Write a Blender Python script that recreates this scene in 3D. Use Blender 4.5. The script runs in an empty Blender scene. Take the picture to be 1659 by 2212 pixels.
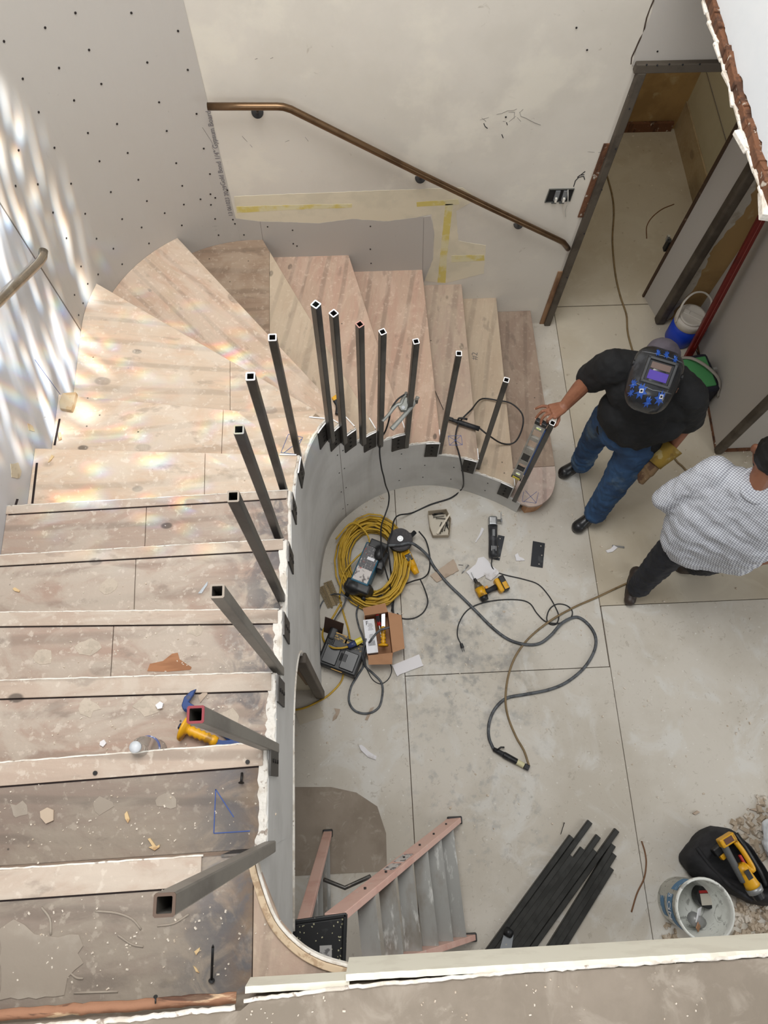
import bpy, math, random
import numpy as np
from mathutils import Vector, Matrix, Euler
from mathutils import noise as mnoise
random.seed(7)
C = bpy.context.scene.collection
PI = math.pi

# ---------------- camera, measured from the photograph's vanishing points ----------------
HC = 4.84
FPX = 1572.97
PITCH, ROLL, YAW = 0.3656754, 0.0420491, -0.0867223
def _axes():
    r = Vector((math.cos(YAW), math.sin(YAW), 0)); h = Vector((-math.sin(YAW), math.cos(YAW), 0)); z = Vector((0, 0, 1))
    fw = -z*math.cos(PITCH) + h*math.sin(PITCH); up = h*math.cos(PITCH) + z*math.sin(PITCH)
    return r*math.cos(ROLL)+up*math.sin(ROLL), -r*math.sin(ROLL)+up*math.cos(ROLL), fw
RX, UP, FW = _axes()
cam = bpy.data.cameras.new('camera'); camo = bpy.data.objects.new('camera', cam); C.objects.link(camo)
cam.sensor_fit = 'HORIZONTAL'; cam.sensor_width = 36; cam.lens = FPX/1659*36; cam.clip_start = .02
mw = Matrix.Identity(4)
for i, a in enumerate((RX, UP, -FW)):
    for j in range(3): mw[j][i] = a[j]
mw.translation = (0, 0, HC); camo.matrix_world = mw
bpy.context.scene.camera = camo

def ray(x, y):
    return FW*FPX + RX*(x-829.5) - UP*(y-1106)
def P(x, y, z=0.0):                       # photograph point lying at height z
    d = ray(x, y); t = (z-HC)/d.z; return Vector((d.x*t, d.y*t, z))
def PY(x, y, Y):                          # ... on the plane y = Y
    d = ray(x, y); t = Y/d.y; return Vector((d.x*t, Y, HC+d.z*t))
def PX(x, y, X):
    d = ray(x, y); t = X/d.x; return Vector((X, d.y*t, HC+d.z*t))

# ---------------- light and exposure ----------------
sc = bpy.context.scene
sc.view_settings.view_transform = 'Standard'; sc.view_settings.look = 'None'
sc.view_settings.gamma = 1; sc.view_settings.use_curve_mapping = False
sc.view_settings.exposure = 0.0
w = bpy.data.worlds.new('world'); sc.world = w; w.use_nodes = True
w.node_tree.nodes['Background'].inputs[0].default_value = (.97, .98, 1, 1)
w.node_tree.nodes['Background'].inputs[1].default_value = 0.60
def area(name, loc, target, sx, sy, power, col=(1, 1, 1)):
    l = bpy.data.lights.new(name, 'AREA'); l.shape = 'RECTANGLE'; l.size = sx; l.size_y = sy; l.energy = power; l.color = col
    o = bpy.data.objects.new(name, l); C.objects.link(o); o.location = loc
    o.rotation_euler = (Vector(target)-Vector(loc)).to_track_quat('-Z', 'Y').to_euler(); return o
area('skylight', (-.1, 1.9, 6.6), (0, 1.7, 0), 2.0, 2.4, 185, (1, .99, .97))
area('lower_room_fill', (4.2, -.6, 1.7), (-.3, .9, .8), 1.6, 1.4, 34, (.97, .99, 1))  # unseen fill, added to brighten the drywall of the stair well
area('corridor_fill', (2.2, 4.5, 2.68), (2.2, 4.5, 0), .5, .8, 9, (1, .93, .78))  # fill added because the corridor came out too dark; no fixture modelled
area('window_light', (-.6, -1.7, 3.9), (0.3, 3.4, 2.6), 1.6, 1.2, 26, (1, .98, .95))
# sun through patterned glass: narrow spots whose beams carry the streaks the glass bends out of them
def glass_beam(name, loc, target, deg, blend, power, rot, scale, lo, hi, disp, seed):
    sp = bpy.data.lights.new(name, 'SPOT'); o = bpy.data.objects.new(name, sp); C.objects.link(o)
    o.location = loc; o.rotation_euler = (Vector(target)-Vector(loc)).to_track_quat('-Z', 'Y').to_euler()
    sp.spot_size = math.radians(deg); sp.spot_blend = blend; sp.shadow_soft_size = .03; sp.energy = power; sp.use_nodes = True
    nt = sp.node_tree; em = nt.nodes['Emission']; tc = nt.nodes.new('ShaderNodeTexCoord')
    m0 = nt.nodes.new('ShaderNodeMapping'); nt.links.new(tc.outputs['Normal'], m0.inputs[0]); m0.inputs['Rotation'].default_value = (0, 0, math.radians(rot))
    cc = nt.nodes.new('ShaderNodeCombineColor')
    for k in range(3):
        mp = nt.nodes.new('ShaderNodeMapping'); nt.links.new(m0.outputs[0], mp.inputs[0]); mp.inputs['Scale'].default_value = scale; mp.inputs['Location'].default_value = (seed+disp*k, seed+disp*.5*k, 0)
        n1 = nt.nodes.new('ShaderNodeTexNoise'); n1.inputs['Scale'].default_value = 1.0; n1.inputs['Detail'].default_value = 1.2; n1.inputs['Distortion'].default_value = .7
        nt.links.new(mp.outputs[0], n1.inputs['Vector'])
        mr = nt.nodes.new('ShaderNodeMapRange'); mr.interpolation_type = 'SMOOTHSTEP'; mr.inputs['From Min'].default_value = lo; mr.inputs['From Max'].default_value = hi
        nt.links.new(n1.outputs['Fac'], mr.inputs['Value']); nt.links.new(mr.outputs[0], cc.inputs[k])
    nt.links.new(cc.outputs[0], em.inputs['Color'])
glass_beam('sun_on_wall', (1.6, 1.2, 4.9), (-1.53, 2.12, 2.35), 23, .35, 3300, 34, (95, 13, 13), .53, .66, .05, 0)
glass_beam('sun_on_treads', (.9, .4, 6.2), (-1.05, 1.85, 1.6), 22, .7, 1900, -38, (80, 24, 24), .60, .72, .20, 5)

# ---------------- materials ----------------
def lin(c):
    o = []
    for v in c[:3]:
        v = v/255; o.append(v/12.92 if v <= .04045 else ((v+.055)/1.055)**2.4)
    return (*o, 1)
MATS = {}
def M(name, base, layers=(), rough=.6, metal=0, bump=None, ang=0, trans=0, ior=1.45, spec=None, coord='Object', alpha=1):
    """layers: (colour, scale, lo, hi, stretch, kind[, mask]); noise above lo..hi lays that colour over the ones below."""
    if name in MATS: return MATS[name]
    m = bpy.data.materials.new(name); m.use_nodes = True; n = m.node_tree.nodes; L = m.node_tree.links
    b = n['Principled BSDF']; b.inputs['Roughness'].default_value = rough; b.inputs['Metallic'].default_value = metal
    if spec is not None: b.inputs['Specular IOR Level'].default_value = spec
    if trans: b.inputs['Transmission Weight'].default_value = trans; b.inputs['IOR'].default_value = ior
    if alpha < 1: b.inputs['Alpha'].default_value = alpha
    tc = n.new('ShaderNodeTexCoord'); src = tc.outputs[coord]
    rgb = n.new('ShaderNodeRGB'); rgb.outputs[0].default_value = lin(base); cur = rgb.outputs[0]
    for i, ly in enumerate(layers):
        col, s, lo, hi, st, kind = ly[:6]; mask = ly[6] if len(ly) > 6 else None
        mp0 = n.new('ShaderNodeMapping'); L.new(src, mp0.inputs[0]); mp0.inputs['Rotation'].default_value = (0, 0, -math.radians(ang))
        mp = n.new('ShaderNodeMapping'); L.new(mp0.outputs[0], mp.inputs[0]); mp.inputs['Scale'].default_value = st; mp.inputs['Location'].default_value = (i*3.7, i*1.3, i*2.1)
        if kind == 'vor':
            t = n.new('ShaderNodeTexVoronoi'); t.inputs['Scale'].default_value = s; out = t.outputs['Distance']
        elif kind == 'wave':
            t = n.new('ShaderNodeTexWave'); t.bands_direction = 'Y'; t.inputs['Scale'].default_value = s; t.inputs['Distortion'].default_value = 12; t.inputs['Detail'].default_value = 2; t.inputs['Detail Scale'].default_value = .5; out = t.outputs['Fac']
        elif kind == 'grad':
            t = None; sx = n.new('ShaderNodeSeparateXYZ'); L.new(src, sx.inputs[0]); out = sx.outputs[int(s)]
        else:
            t = n.new('ShaderNodeTexNoise'); t.inputs['Scale'].default_value = s; t.inputs['Detail'].default_value = 6; t.inputs['Roughness'].default_value = .6; out = t.outputs['Fac']
            if kind == 'warp': t.inputs['Distortion'].default_value = 1.5
        if t is not None: L.new(mp.outputs[0], t.inputs['Vector'])
        mr = n.new('ShaderNodeMapRange'); mr.interpolation_type = 'SMOOTHSTEP'
        a, c_, r0, r1 = (lo, hi, 0, 1) if lo < hi else (hi, lo, 1, 0)
        mr.inputs['From Min'].default_value = a; mr.inputs['From Max'].default_value = c_; mr.inputs['To Min'].default_value = r0; mr.inputs['To Max'].default_value = r1
        L.new(out, mr.inputs['Value']); fac = mr.outputs[0]
        amt = col[3] if len(col) > 3 else 1
        if mask:
            for (ax, a1, b1) in mask:
                sx = n.new('ShaderNodeSeparateXYZ'); L.new(src, sx.inputs[0])
                q = n.new('ShaderNodeMapRange'); q.interpolation_type = 'SMOOTHSTEP'
                aa, bb, q0, q1 = (a1, b1, 0, 1) if a1 < b1 else (b1, a1, 1, 0)
                q.inputs['From Min'].default_value = aa; q.inputs['From Max'].default_value = bb; q.inputs['To Min'].default_value = q0; q.inputs['To Max'].default_value = q1
                L.new(sx.outputs[ax], q.inputs['Value'])
                mm = n.new('ShaderNodeMath'); mm.operation = 'MULTIPLY'; L.new(fac, mm.inputs[0]); L.new(q.outputs[0], mm.inputs[1]); fac = mm.outputs[0]
        mm = n.new('ShaderNodeMath'); mm.operation = 'MULTIPLY'; L.new(fac, mm.inputs[0]); mm.inputs[1].default_value = amt
        mx = n.new('ShaderNodeMix'); mx.data_type = 'RGBA'; L.new(mm.outputs[0], mx.inputs[0]); L.new(cur, mx.inputs[6]); mx.inputs[7].default_value = lin(col); cur = mx.outputs[2]
    L.new(cur, b.inputs['Base Color'])
    if bump:
        s, st = bump[:2]; t = n.new('ShaderNodeTexNoise'); t.inputs['Scale'].default_value = s; t.inputs['Detail'].default_value = 5; L.new(src, t.inputs['Vector'])
        bp = n.new('ShaderNodeBump'); bp.inputs['Strength'].default_value = st; bp.inputs['Distance'].default_value = bump[2] if len(bump) > 2 else .004
        L.new(t.outputs['Fac'], bp.inputs['Height']); L.new(bp.outputs[0], b.inputs['Normal'])
    MATS[name] = m; return m
O1 = (1, 1, 1)
plaster = M('cream_plaster', (216, 210, 199), [((200, 194, 182, .5), 1.3, .45, .7, O1, 'noise'), ((170, 160, 145, .5), 9, .66, .74, O1, 'warp'), ((226, 220, 206, .7), 2.2, .5, .65, O1, 'noise')], .75, bump=(30, .12))
drywall = M('grey_drywall', (186, 181, 174), [((184, 178, 170, .6), 1.1, .4, .7, O1, 'noise'), ((150, 145, 138, .35), 12, .68, .76, O1, 'warp')], .8, bump=(60, .05))
drywall_left = M('left_drywall', (200, 201, 203), [((185, 185, 187, .5), 1.5, .4, .7, O1, 'noise'), ((140, 130, 118, .6), 16, .66, .72, O1, 'warp', [(2, 2.3, 1.6)])], .8, bump=(60, .06))
wellwall = M('well_drywall', (206, 205, 202), [((172, 170, 166, .6), 2, .4, .7, O1, 'noise'), ((208, 208, 204, .5), 4, .58, .66, (1, 1, .3), 'noise')], .8, bump=(50, .06))
mud = M('white_mud', (230, 225, 216), [((196, 184, 168, .7), 14, .48, .62, O1, 'noise'), ((120, 95, 75, .7), 36, .60, .68, O1, 'noise')], .9, bump=(70, .8, .006))
tan_board = M('tan_board', (172, 140, 92), [((140, 110, 68, .7), 2.5, .45, .65, O1, 'noise'), ((196, 178, 140, .5), 5, .6, .7, O1, 'noise')], .8)
dark_brown = M('rough_timber', (110, 72, 48), [((60, 38, 26, .8), 14, .45, .6, (1, 1, .2), 'noise'), ((220, 214, 200, .7), 30, .6, .68, O1, 'noise')], .9, bump=(60, .8, .006))
def ply(name, base, hue2, dust, ang=0, dusty=.5, grain=1.0, stain=None):
    g_ = sum(base)/3; base = tuple(v*.80+g_*.20 for v in base); hue2 = tuple(v*.78+sum(hue2)/3*.22 for v in hue2)
    dk = lambda f: tuple(int(v*f) for v in base)
    ly = [((*hue2, .6), 2.4, .40, .64, (.5, 2.6, 1), 'warp'),
          ((*dk(.72), .40*grain), 1.3, .80, .98, (.40, 1.7, 1), 'wave'),
          ((*dk(.86), .35), 60, .50, .70, (.10, 1, 1), 'noise'),
          ((*dk(.45), .8), 3.6, .085, .055, (.75, 1.3, 1), 'vor'),
          ((*dk(.72), .6), 3.6, .14, .10, (.75, 1.3, 1), 'vor'),
          ((*dust, dusty*.9), 3.4, .42, .60, (.8, 1.4, 1), 'warp'),
          ((*[min(255, v+16) for v in dust], dusty*.8), 34, .56, .66, O1, 'noise'),
          ((*dk(.75), .5), 11, .60, .70, (.5, 1, 1), 'noise'),
          ((*dk(.30), .8), 8.5, .05, .03, O1, 'vor')]
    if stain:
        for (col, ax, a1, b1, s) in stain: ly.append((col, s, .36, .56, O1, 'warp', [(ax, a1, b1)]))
    return M(name, base, ly, .72, bump=(55, .5, .003), ang=ang)
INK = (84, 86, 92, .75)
PLY = {
 'fir': ply('fir_plywood', (206, 178, 150), (214, 170, 140), (214, 202, 186), 0, .45),
 'fir45': ply('fir_plywood_turned', (205, 176, 148), (206, 160, 132), (216, 200, 182), -45, .5),
 'fir30': ply('fir_plywood_slanted', (214, 188, 160), (222, 180, 146), (218, 206, 190), -8, .5),
 'brown': ply('weathered_plywood', (158, 130, 104), (140, 108, 84), (176, 158, 138), 0, .45),
 'tan': ply('tan_plywood', (196, 172, 144), (184, 156, 126), (196, 180, 156), 80, .35),
 'pink': ply('pink_plywood', (196, 162, 136), (196, 148, 124), (206, 182, 162), 80, .5, 1.3),
 'pale': ply('pale_plywood', (186, 160, 138), (184, 148, 126), (190, 172, 150), 85, .5),
 'drab': ply('drab_plywood', (158, 132, 112), (150, 122, 102), (168, 150, 132), 85, .5),
 'orange': ply('light_orange_plywood', (212, 186, 158), (214, 178, 146), (216, 204, 188), 0, .6),  # light orange board, the plywood's own colour
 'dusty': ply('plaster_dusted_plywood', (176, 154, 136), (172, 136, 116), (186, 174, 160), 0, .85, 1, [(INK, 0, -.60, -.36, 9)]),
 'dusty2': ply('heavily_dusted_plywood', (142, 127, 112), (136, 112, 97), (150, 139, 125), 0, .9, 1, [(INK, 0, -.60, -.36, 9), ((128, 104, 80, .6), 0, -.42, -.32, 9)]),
}
PLY['bull'] = ply('bullnose_plywood', (196, 170, 156), (190, 150, 138), (206, 192, 180), 85, .5, 1.3)
strip_m = ply('nosing_timber', (186, 164, 144), (174, 148, 128), (196, 186, 172), 0, .55, 1.4)
floor_m = M('dusty_floor_board', (201, 195, 184), [((182, 174, 160, .7), 1.1, .42, .62, O1, 'noise'), ((208, 206, 200, .7), 2.4, .5, .66, O1, 'warp'),
   ((116, 118, 120, .55), 13, .50, .70, O1, 'noise', [(0, .0, .35), (0, 1.25, .8), (1, .25, .6), (1, 1.75, 1.3)]), ((120, 122, 124, .5), 5, .50, .66, O1, 'noise', [(0, .1, .4), (0, 1.2, .8), (1, .5, .8), (1, 1.5, 1.1)]),
   ((140, 142, 142, .4), 16, .52, .68, O1, 'noise', [(0, .1, .4), (0, 1.3, .9), (1, -.8, -.2), (1, .8, .3)]),
   ((160, 150, 136, .5), 26, .60, .68, O1, 'warp'), ((226, 224, 218, .6), 40, .64, .70, O1, 'noise')], .8, bump=(50, .1))
floor_warm = M('warm_floor_board', (192, 183, 166), [((178, 166, 144, .7), 1.2, .42, .62, O1, 'noise'), ((198, 190, 172, .6), 3, .5, .66, O1, 'warp'), ((130, 112, 90, .4), 20, .64, .70, O1, 'noise')], .8, bump=(50, .1))
landing_m = M('mudded_landing', (140, 129, 116), [((122, 112, 99, .7), 3, .4, .6, O1, 'noise'), ((160, 150, 137, .6), 7, .5, .65, O1, 'warp'), ((96, 86, 75, .6), 3.2, .64, .76, (1, .8, 1), 'noise')], .85, bump=(18, .6, .006))
steel = M('raw_steel', (100, 98, 95), [((66, 64, 62, .8), 5, .42, .6, (1, 1, .4), 'noise'), ((128, 118, 108, .7), 12, .55, .68, (1, 1, .2), 'noise')], .42, .75)
steel_dark = M('dark_steel', (48, 46, 45), [((70, 66, 62, .6), 10, .5, .65, O1, 'noise')], .5, .6)
cut_steel = M('bright_cut_steel', (236, 236, 236), [((190, 190, 190, .5), 60, .5, .65, O1, 'noise')], .45, .3)
tube_black = M('black_steel_tube', (66, 66, 64), [((48, 48, 46, .7), 6, .45, .6, O1, 'noise')], .4, .6)
bronze = M('bronze_rail', (112, 88, 64), [((84, 64, 46, .7), 6, .45, .62, O1, 'noise')], .32, .8)
chrome = M('polished_rail', (176, 166, 150), [((130, 118, 100, .6), 8, .45, .62, O1, 'noise')], .2, .9)
frame_m = M('primer_grey_steel', (92, 84, 74), [((70, 62, 54, .7), 6, .45, .6, O1, 'noise'), ((200, 196, 188, .8), 60, .70, .74, O1, 'noise')], .6, .3)
black = M('black_plastic', (24, 25, 27), [((60, 60, 60, .5), 30, .58, .68, O1, 'noise')], .45)
blackrub = M('black_rubber', (30, 31, 34), [((70, 72, 74, .5), 25, .6, .7, O1, 'noise')], .6)
greyrub = M('grey_tape', (88, 92, 96), [((50, 52, 56, .8), 25, .45, .6, O1, 'noise')], .5)
yellow = M('yellow_plastic', (216, 160, 22), [((120, 84, 24, .7), 18, .56, .66, O1, 'noise')], .4)
yellowcord = M('yellow_cord', (196, 158, 44), [((150, 118, 40, .6), 12, .5, .64, O1, 'noise')], .5)
red = M('red_plastic', (170, 34, 30), rough=.4)
card = M('cardboard', (176, 132, 98), [((160, 116, 84, .6), 4, .45, .6, O1, 'noise')], .85)
white = M('white_paper', (232, 232, 236), [((210, 208, 208, .5), 8, .5, .65, O1, 'noise')], .7)
inkm = M('black_ink', (28, 28, 32), rough=.8)
greyink = M('grey_ink', (120, 116, 118), rough=.8)
blueink = M('blue_ink', (70, 92, 150), rough=.8)
pencil = M('pencil_mark', (118, 112, 108), rough=.9)
yellowtape = M('yellow_joint_tape', (214, 196, 112), [((222, 214, 178, .9), 5, .46, .58, O1, 'noise')], .8)
cream_mud = M('cream_joint_mud', (224, 214, 190), [((208, 200, 178, .6), 4, .45, .6, O1, 'noise')], .8)
silver = M('cast_aluminium', (190, 192, 194), [((130, 132, 134, .6), 20, .5, .65, O1, 'noise')], .3, .8)

# ---------------- object helpers ----------------
def put(name, me, parent=None):
    o = bpy.data.objects.new(name, me); C.objects.link(o)
    if parent: o.parent = parent
    return o
def tag(o, label=None, cat=None, group=None, kind=None):
    if label: o['label'] = label
    if cat: o['category'] = cat
    if group: o['group'] = group
    if kind: o['kind'] = kind
    return o
def thing(name, label, cat, M4=None, group=None):
    o = bpy.data.objects.new(name, None); C.objects.link(o); o.empty_display_size = .05
    if M4 is not None: o.matrix_world = M4
    return tag(o, label, cat, group)
def frame(a, b, up=(0, 0, 1)):            # origin a, +X towards b
    x = (Vector(b)-Vector(a)).normalized(); u = Vector(up); y = u.cross(x).normalized(); z = x.cross(y)
    m = Matrix.Identity(4)
    for i, c in enumerate((x, y, z)):
        for j in range(3): m[j][i] = c[j]
    m.translation = a; return m
def spline(pts, n=8):
    pts = [Vector(p) for p in pts]; out = []
    q = [pts[0]*2-pts[1]]+pts+[pts[-1]*2-pts[-2]]
    for i in range(1, len(q)-2):
        a, b, c, d = q[i-1:i+3]
        for k in range(n):
            t = k/n; out.append(.5*((2*b)+(c-a)*t+(2*a-5*b+4*c-d)*t*t+(3*b-a-3*c+d)*t**3))
    out.append(pts[-1]); return out
class MB:
    def __init__(s): s.v = []; s.f = []
    def add(s, vs, fs, T=None):
        k = len(s.v); s.v += [tuple(T @ Vector(p)) if T is not None else tuple(p) for p in vs]; s.f += [tuple(i+k for i in f) for f in fs]; return s
    def box(s, c, d, T=None, rz=0, rx=0, ry=0, top=1.0):
        R = Euler((rx, ry, rz)).to_matrix(); vs = []
        for z in (-.5, .5):
            k = top if z > 0 else 1
            for x, y in ((-.5, -.5), (.5, -.5), (.5, .5), (-.5, .5)): vs.append(Vector(c)+R @ Vector((x*d[0]*k, y*d[1]*k, z*d[2])))
        return s.add(vs, [(0, 3, 2, 1), (4, 5, 6, 7), (0, 1, 5, 4), (1, 2, 6, 5), (2, 3, 7, 6), (3, 0, 4, 7)], T)
    def prism(s, poly, z0, z1, T=None):
        n = len(poly); ar = sum(poly[i][0]*poly[(i+1) % n][1]-poly[(i+1) % n][0]*poly[i][1] for i in range(n))
        if ar < 0: poly = poly[::-1]
        vs = [(p[0], p[1], z0) for p in poly]+[(p[0], p[1], z1) for p in poly]
        return s.add(vs, [tuple(range(n))[::-1], tuple(range(n, 2*n))]+[(i, (i+1) % n, n+(i+1) % n, n+i) for i in range(n)], T)
    def tube(s, pts, r, n=8, T=None, flat=1.0, caps=True, up=None):
        pts = [Vector(p) for p in pts]; m = len(pts); vs = []; fs = []
        rr = r if callable(r) else (lambda t: r); last = None
        for i, p in enumerate(pts):
            t = (pts[min(i+1, m-1)]-pts[max(i-1, 0)])
            if t.length < 1e-9: t = Vector((0, 0, 1))
            t.normalize()
            if last is None:
                u = Vector(up) if up else (Vector((0, 0, 1)) if abs(t.z) < .9 else Vector((1, 0, 0)))
            else: u = last
            b = t.cross(u).normalized(); u = b.cross(t).normalized(); last = u
            R_ = rr(i/(m-1))
            for k in range(n):
                a = 2*PI*(k+.5)/n; vs.append(p+b*math.cos(a)*R_+u*math.sin(a)*R_*flat)
        for i in range(m-1):
            for k in range(n): fs.append((i*n+k, i*n+(k+1) % n, (i+1)*n+(k+1) % n, (i+1)*n+k))
        if caps: fs += [tuple(range(n))[::-1], tuple(range((m-1)*n, m*n))]
        return s.add(vs, fs, T)
    def cyl(s, a, b, r0, r1=None, n=16, T=None):
        r1 = r0 if r1 is None else r1
        return s.tube([a, b], lambda t: r0+(r1-r0)*t, n, T)
    def lathe(s, prof, n=24, T=None, closed=False):
        vs = []; fs = []; m = len(prof)
        for r, z in prof:
            for k in range(n): a = 2*PI*k/n; vs.append((r*math.cos(a), r*math.sin(a), z))
        for i in range(m-1):
            for k in range(n): fs.append((i*n+k, i*n+(k+1) % n, (i+1)*n+(k+1) % n, (i+1)*n+k))
        fs += [tuple(range(n))[::-1], tuple(range((m-1)*n, m*n))]
        return s.add(vs, fs, T)
    def sph(s, c, r, T=None, n=12, m=8, R=None):
        if not hasattr(r, '__len__'): r = (r, r, r)
        vs = [(0, 0, -1)]; fs = []
        for j in range(1, m):
            ph = -PI/2+PI*j/m
            for k in range(n): a = 2*PI*k/n; vs.append((math.cos(a)*math.cos(ph), math.sin(a)*math.cos(ph), math.sin(ph)))
        vs.append((0, 0, 1)); R = R or Matrix.Identity(3)
        vs = [Vector(c)+R @ Vector((v[0]*r[0], v[1]*r[1], v[2]*r[2])) for v in vs]
        for k in range(n):
            fs.append((0, 1+(k+1) % n, 1+k)); q = 1+(m-2)*n; fs.append((len(vs)-1, q+k, q+(k+1) % n))
            for j in range(m-2): a = 1+j*n; fs.append((a+k, a+(k+1) % n, a+n+(k+1) % n, a+n+k))
        return s.add(vs, fs, T)
    def cone(s, a, b, r0, r1, n=12):       # round-ended limb piece
        s.tube([a, b], lambda t: r0+(r1-r0)*t, n); s.sph(a, r0, n=n); s.sph(b, r1, n=n); return s
    def build(s, name, mat, parent=None, smooth=False, bevel=0, seg=2, mats=None):
        me = bpy.data.meshes.new(name); me.from_pydata(s.v, [], s.f); me.validate(); me.update()
        me.materials.append(mat)
        if smooth: me.polygons.foreach_set('use_smooth', [True]*len(me.polygons))
        o = put(name, me, parent)
        if bevel:
            bm_ = o.modifiers.new('bevel', 'BEVEL'); bm_.width = bevel; bm_.segments = seg; bm_.limit_method = 'ANGLE'; bm_.angle_limit = math.radians(40)
        return o
def blob(mb, name, mat, parent, vox=.008, smooth=6, wrinkle=None):
    o = mb.build(name, mat, parent, True)
    r = o.modifiers.new('remesh', 'REMESH'); r.mode = 'VOXEL'; r.voxel_size = vox; r.use_smooth_shade = True
    s_ = o.modifiers.new('smooth', 'SMOOTH'); s_.iterations = smooth; s_.factor = .5
    if wrinkle:
        t = bpy.data.textures.new(name+'_folds', 'CLOUDS'); t.noise_scale = wrinkle[1]; t.noise_depth = 2
        d = o.modifiers.new('folds', 'DISPLACE'); d.texture = t; d.strength = wrinkle[0]; d.mid_level = .5; d.texture_coords = 'LOCAL'
    return o
def text(name, s, size, M4, mat, parent=None, extrude=.0004):
    cu = bpy.data.curves.new(name, 'FONT'); cu.body = s; cu.size = size; cu.extrude = extrude; cu.align_x = 'LEFT'; cu.resolution_u = 3
    o = bpy.data.objects.new(name+'_tmp', cu); C.objects.link(o)
    me = bpy.data.meshes.new_from_object(o.evaluated_get(bpy.context.evaluated_depsgraph_get()))
    bpy.data.objects.remove(o); bpy.data.curves.remove(cu)
    me.materials.clear(); me.materials.append(mat)
    for v in me.vertices: v.co = M4 @ v.co
    return put(name, me, parent)
def ribbon(mb, pts, wd, nrm, th=.0012):     # a thin flat stroke lying on a surface
    nrm = Vector(nrm); pts = [Vector(p) for p in pts]
    for a, b in zip(pts[:-1], pts[1:]):
        d = b-a; L_ = d.length; d.normalize(); s_ = nrm.cross(d).normalized()*wd/2
        vs = [a-s_, b-s_, b+s_, a+s_]; mb.add([v+nrm*.0004 for v in vs]+[v+nrm*th for v in vs], [(3, 2, 1, 0), (4, 5, 6, 7), (0, 1, 5, 4), (1, 2, 6, 5), (2, 3, 7, 6), (3, 0, 4, 7)])
def slab_on(mb, pts3, nrm, th):             # polygon on any plane, thickened along the normal
    nrm = Vector(nrm); n = len(pts3); pts3 = [Vector(p) for p in pts3]
    a = sum(((pts3[i]-pts3[0]).cross(pts3[(i+1) % n]-pts3[0]) for i in range(n)), Vector())
    if a.dot(nrm) < 0: pts3 = pts3[::-1]
    vs = pts3+[p+nrm*th for p in pts3]
    mb.add(vs, [tuple(range(n))[::-1], tuple(range(n, 2*n))]+[(i, (i+1) % n, n+(i+1) % n, n+i) for i in range(n)])
def ragged(pts, amp, step=.02, seed=0):     # roughen a 2-D/3-D polyline
    out = []; rnd = random.Random(seed)
    for a, b in zip(pts[:-1], pts[1:]):
        a = Vector(a); b = Vector(b); k = max(1, int((b-a).length/step))
        for i in range(k): out.append(a.lerp(b, i/k)+Vector([rnd.uniform(-amp, amp) for _ in range(len(a))]))
    out.append(Vector(pts[-1])); return out
# ================= SETTING =================
def struct(name, mb, mat, parent=None, **k):
    o = mb.build(name, mat, parent, **k)
    if parent is None: o['kind'] = 'structure'
    return o
BY = 3.395          # face of the back wall
RISE = .17
# floor: dark brown sub-floor slab with its loose-laid boards, joints open a few millimetres
floor = struct('floor', MB().box((1.2, 1.45, -.065), (6.4, 9.2, .09)), M('dark_subfloor', (92, 74, 58), rough=.9))
g = .0022
SHEETS = [((-1.95, -3.1), (.244, 3.5)), ((.244, -3.1), (1.604, .69)), ((.244, .69), (1.6, 3.545)), ((1.6, .69), (1.604, 1.1)),
          ((1.604, -3.1), (4.35, 1.1)), ((1.6, 1.1), (4.35, 3.545))]
for i, (a, b) in enumerate(SHEETS):  # one board per sheet
    if b[0]-a[0] < .05: continue
    m_ = floor_warm if i == 5 else floor_m
    MB().prism([(a[0]+g, a[1]+g), (b[0]-g, a[1]+g), (b[0]-g, b[1]-g), (a[0]+g, b[1]-g)], -.02, 0).build('floor_board', m_, floor, bevel=.0015, seg=1)
MB().prism([(1.56, 3.55), (2.95, 3.55), (2.95, 5.42), (1.3, 5.42), (1.3, 3.55)], -.02, .001).build('floor_board', floor_warm, floor)
# older darker sheet showing where the new board was never laid, with torn edge
bp = MB(); bp.prism([tuple(p[:2]) for p in (P(560, 1700), P(715, 1700), P(770, 1712), P(815, 1742), P(834, 1800), P(836, 1882), P(640, 1892), P(560, 1892))], .0005, .003)
bp.build('old_floor_sheet', M('old_floor_sheet', (150, 138, 124), [((128, 116, 102, .7), 3, .42, .62, O1, 'noise'), ((176, 166, 152, .5), 9, .56, .66, O1, 'warp')], .85), floor)
# gypsum offcut trapped under the doorway arch
tr = MB(); tr.prism([tuple(P(x, y)[:2]) for x, y in ((637, 1537), (690, 1520), (700, 1548), (648, 1566))], .0006, .004); tr.build('floor_scrap', floor_warm, floor)

# back wall with the doorway
wb = MB(); DX0, DX1, DZ = 1.523, 2.416, 2.18
wb.box(((-.9+DX0-.02)/2, BY+.1, 2.8), (DX0-.02+.9, .2, 5.6)); wb.box(((DX0-.02+2.9)/2, BY+.1, (DZ+.03+5.6)/2), (2.9-DX0+.02, .2, 5.6-DZ-.03))
wall_back = struct('wall_back', wb, plaster)
N = Vector((0, -1, 0))
def wpoly(name, px, mat, th=.0015, seed=0, amp=.004, parent=None):
    pts = [PY(x, y, BY) for x, y in px]; r = ragged(pts+[pts[0]], amp, .03, seed)[:-1]
    for p in r: p.y = BY
    mb = MB(); slab_on(mb, r, N, th); return mb.build(name, mat, parent or wall_back)
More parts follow.
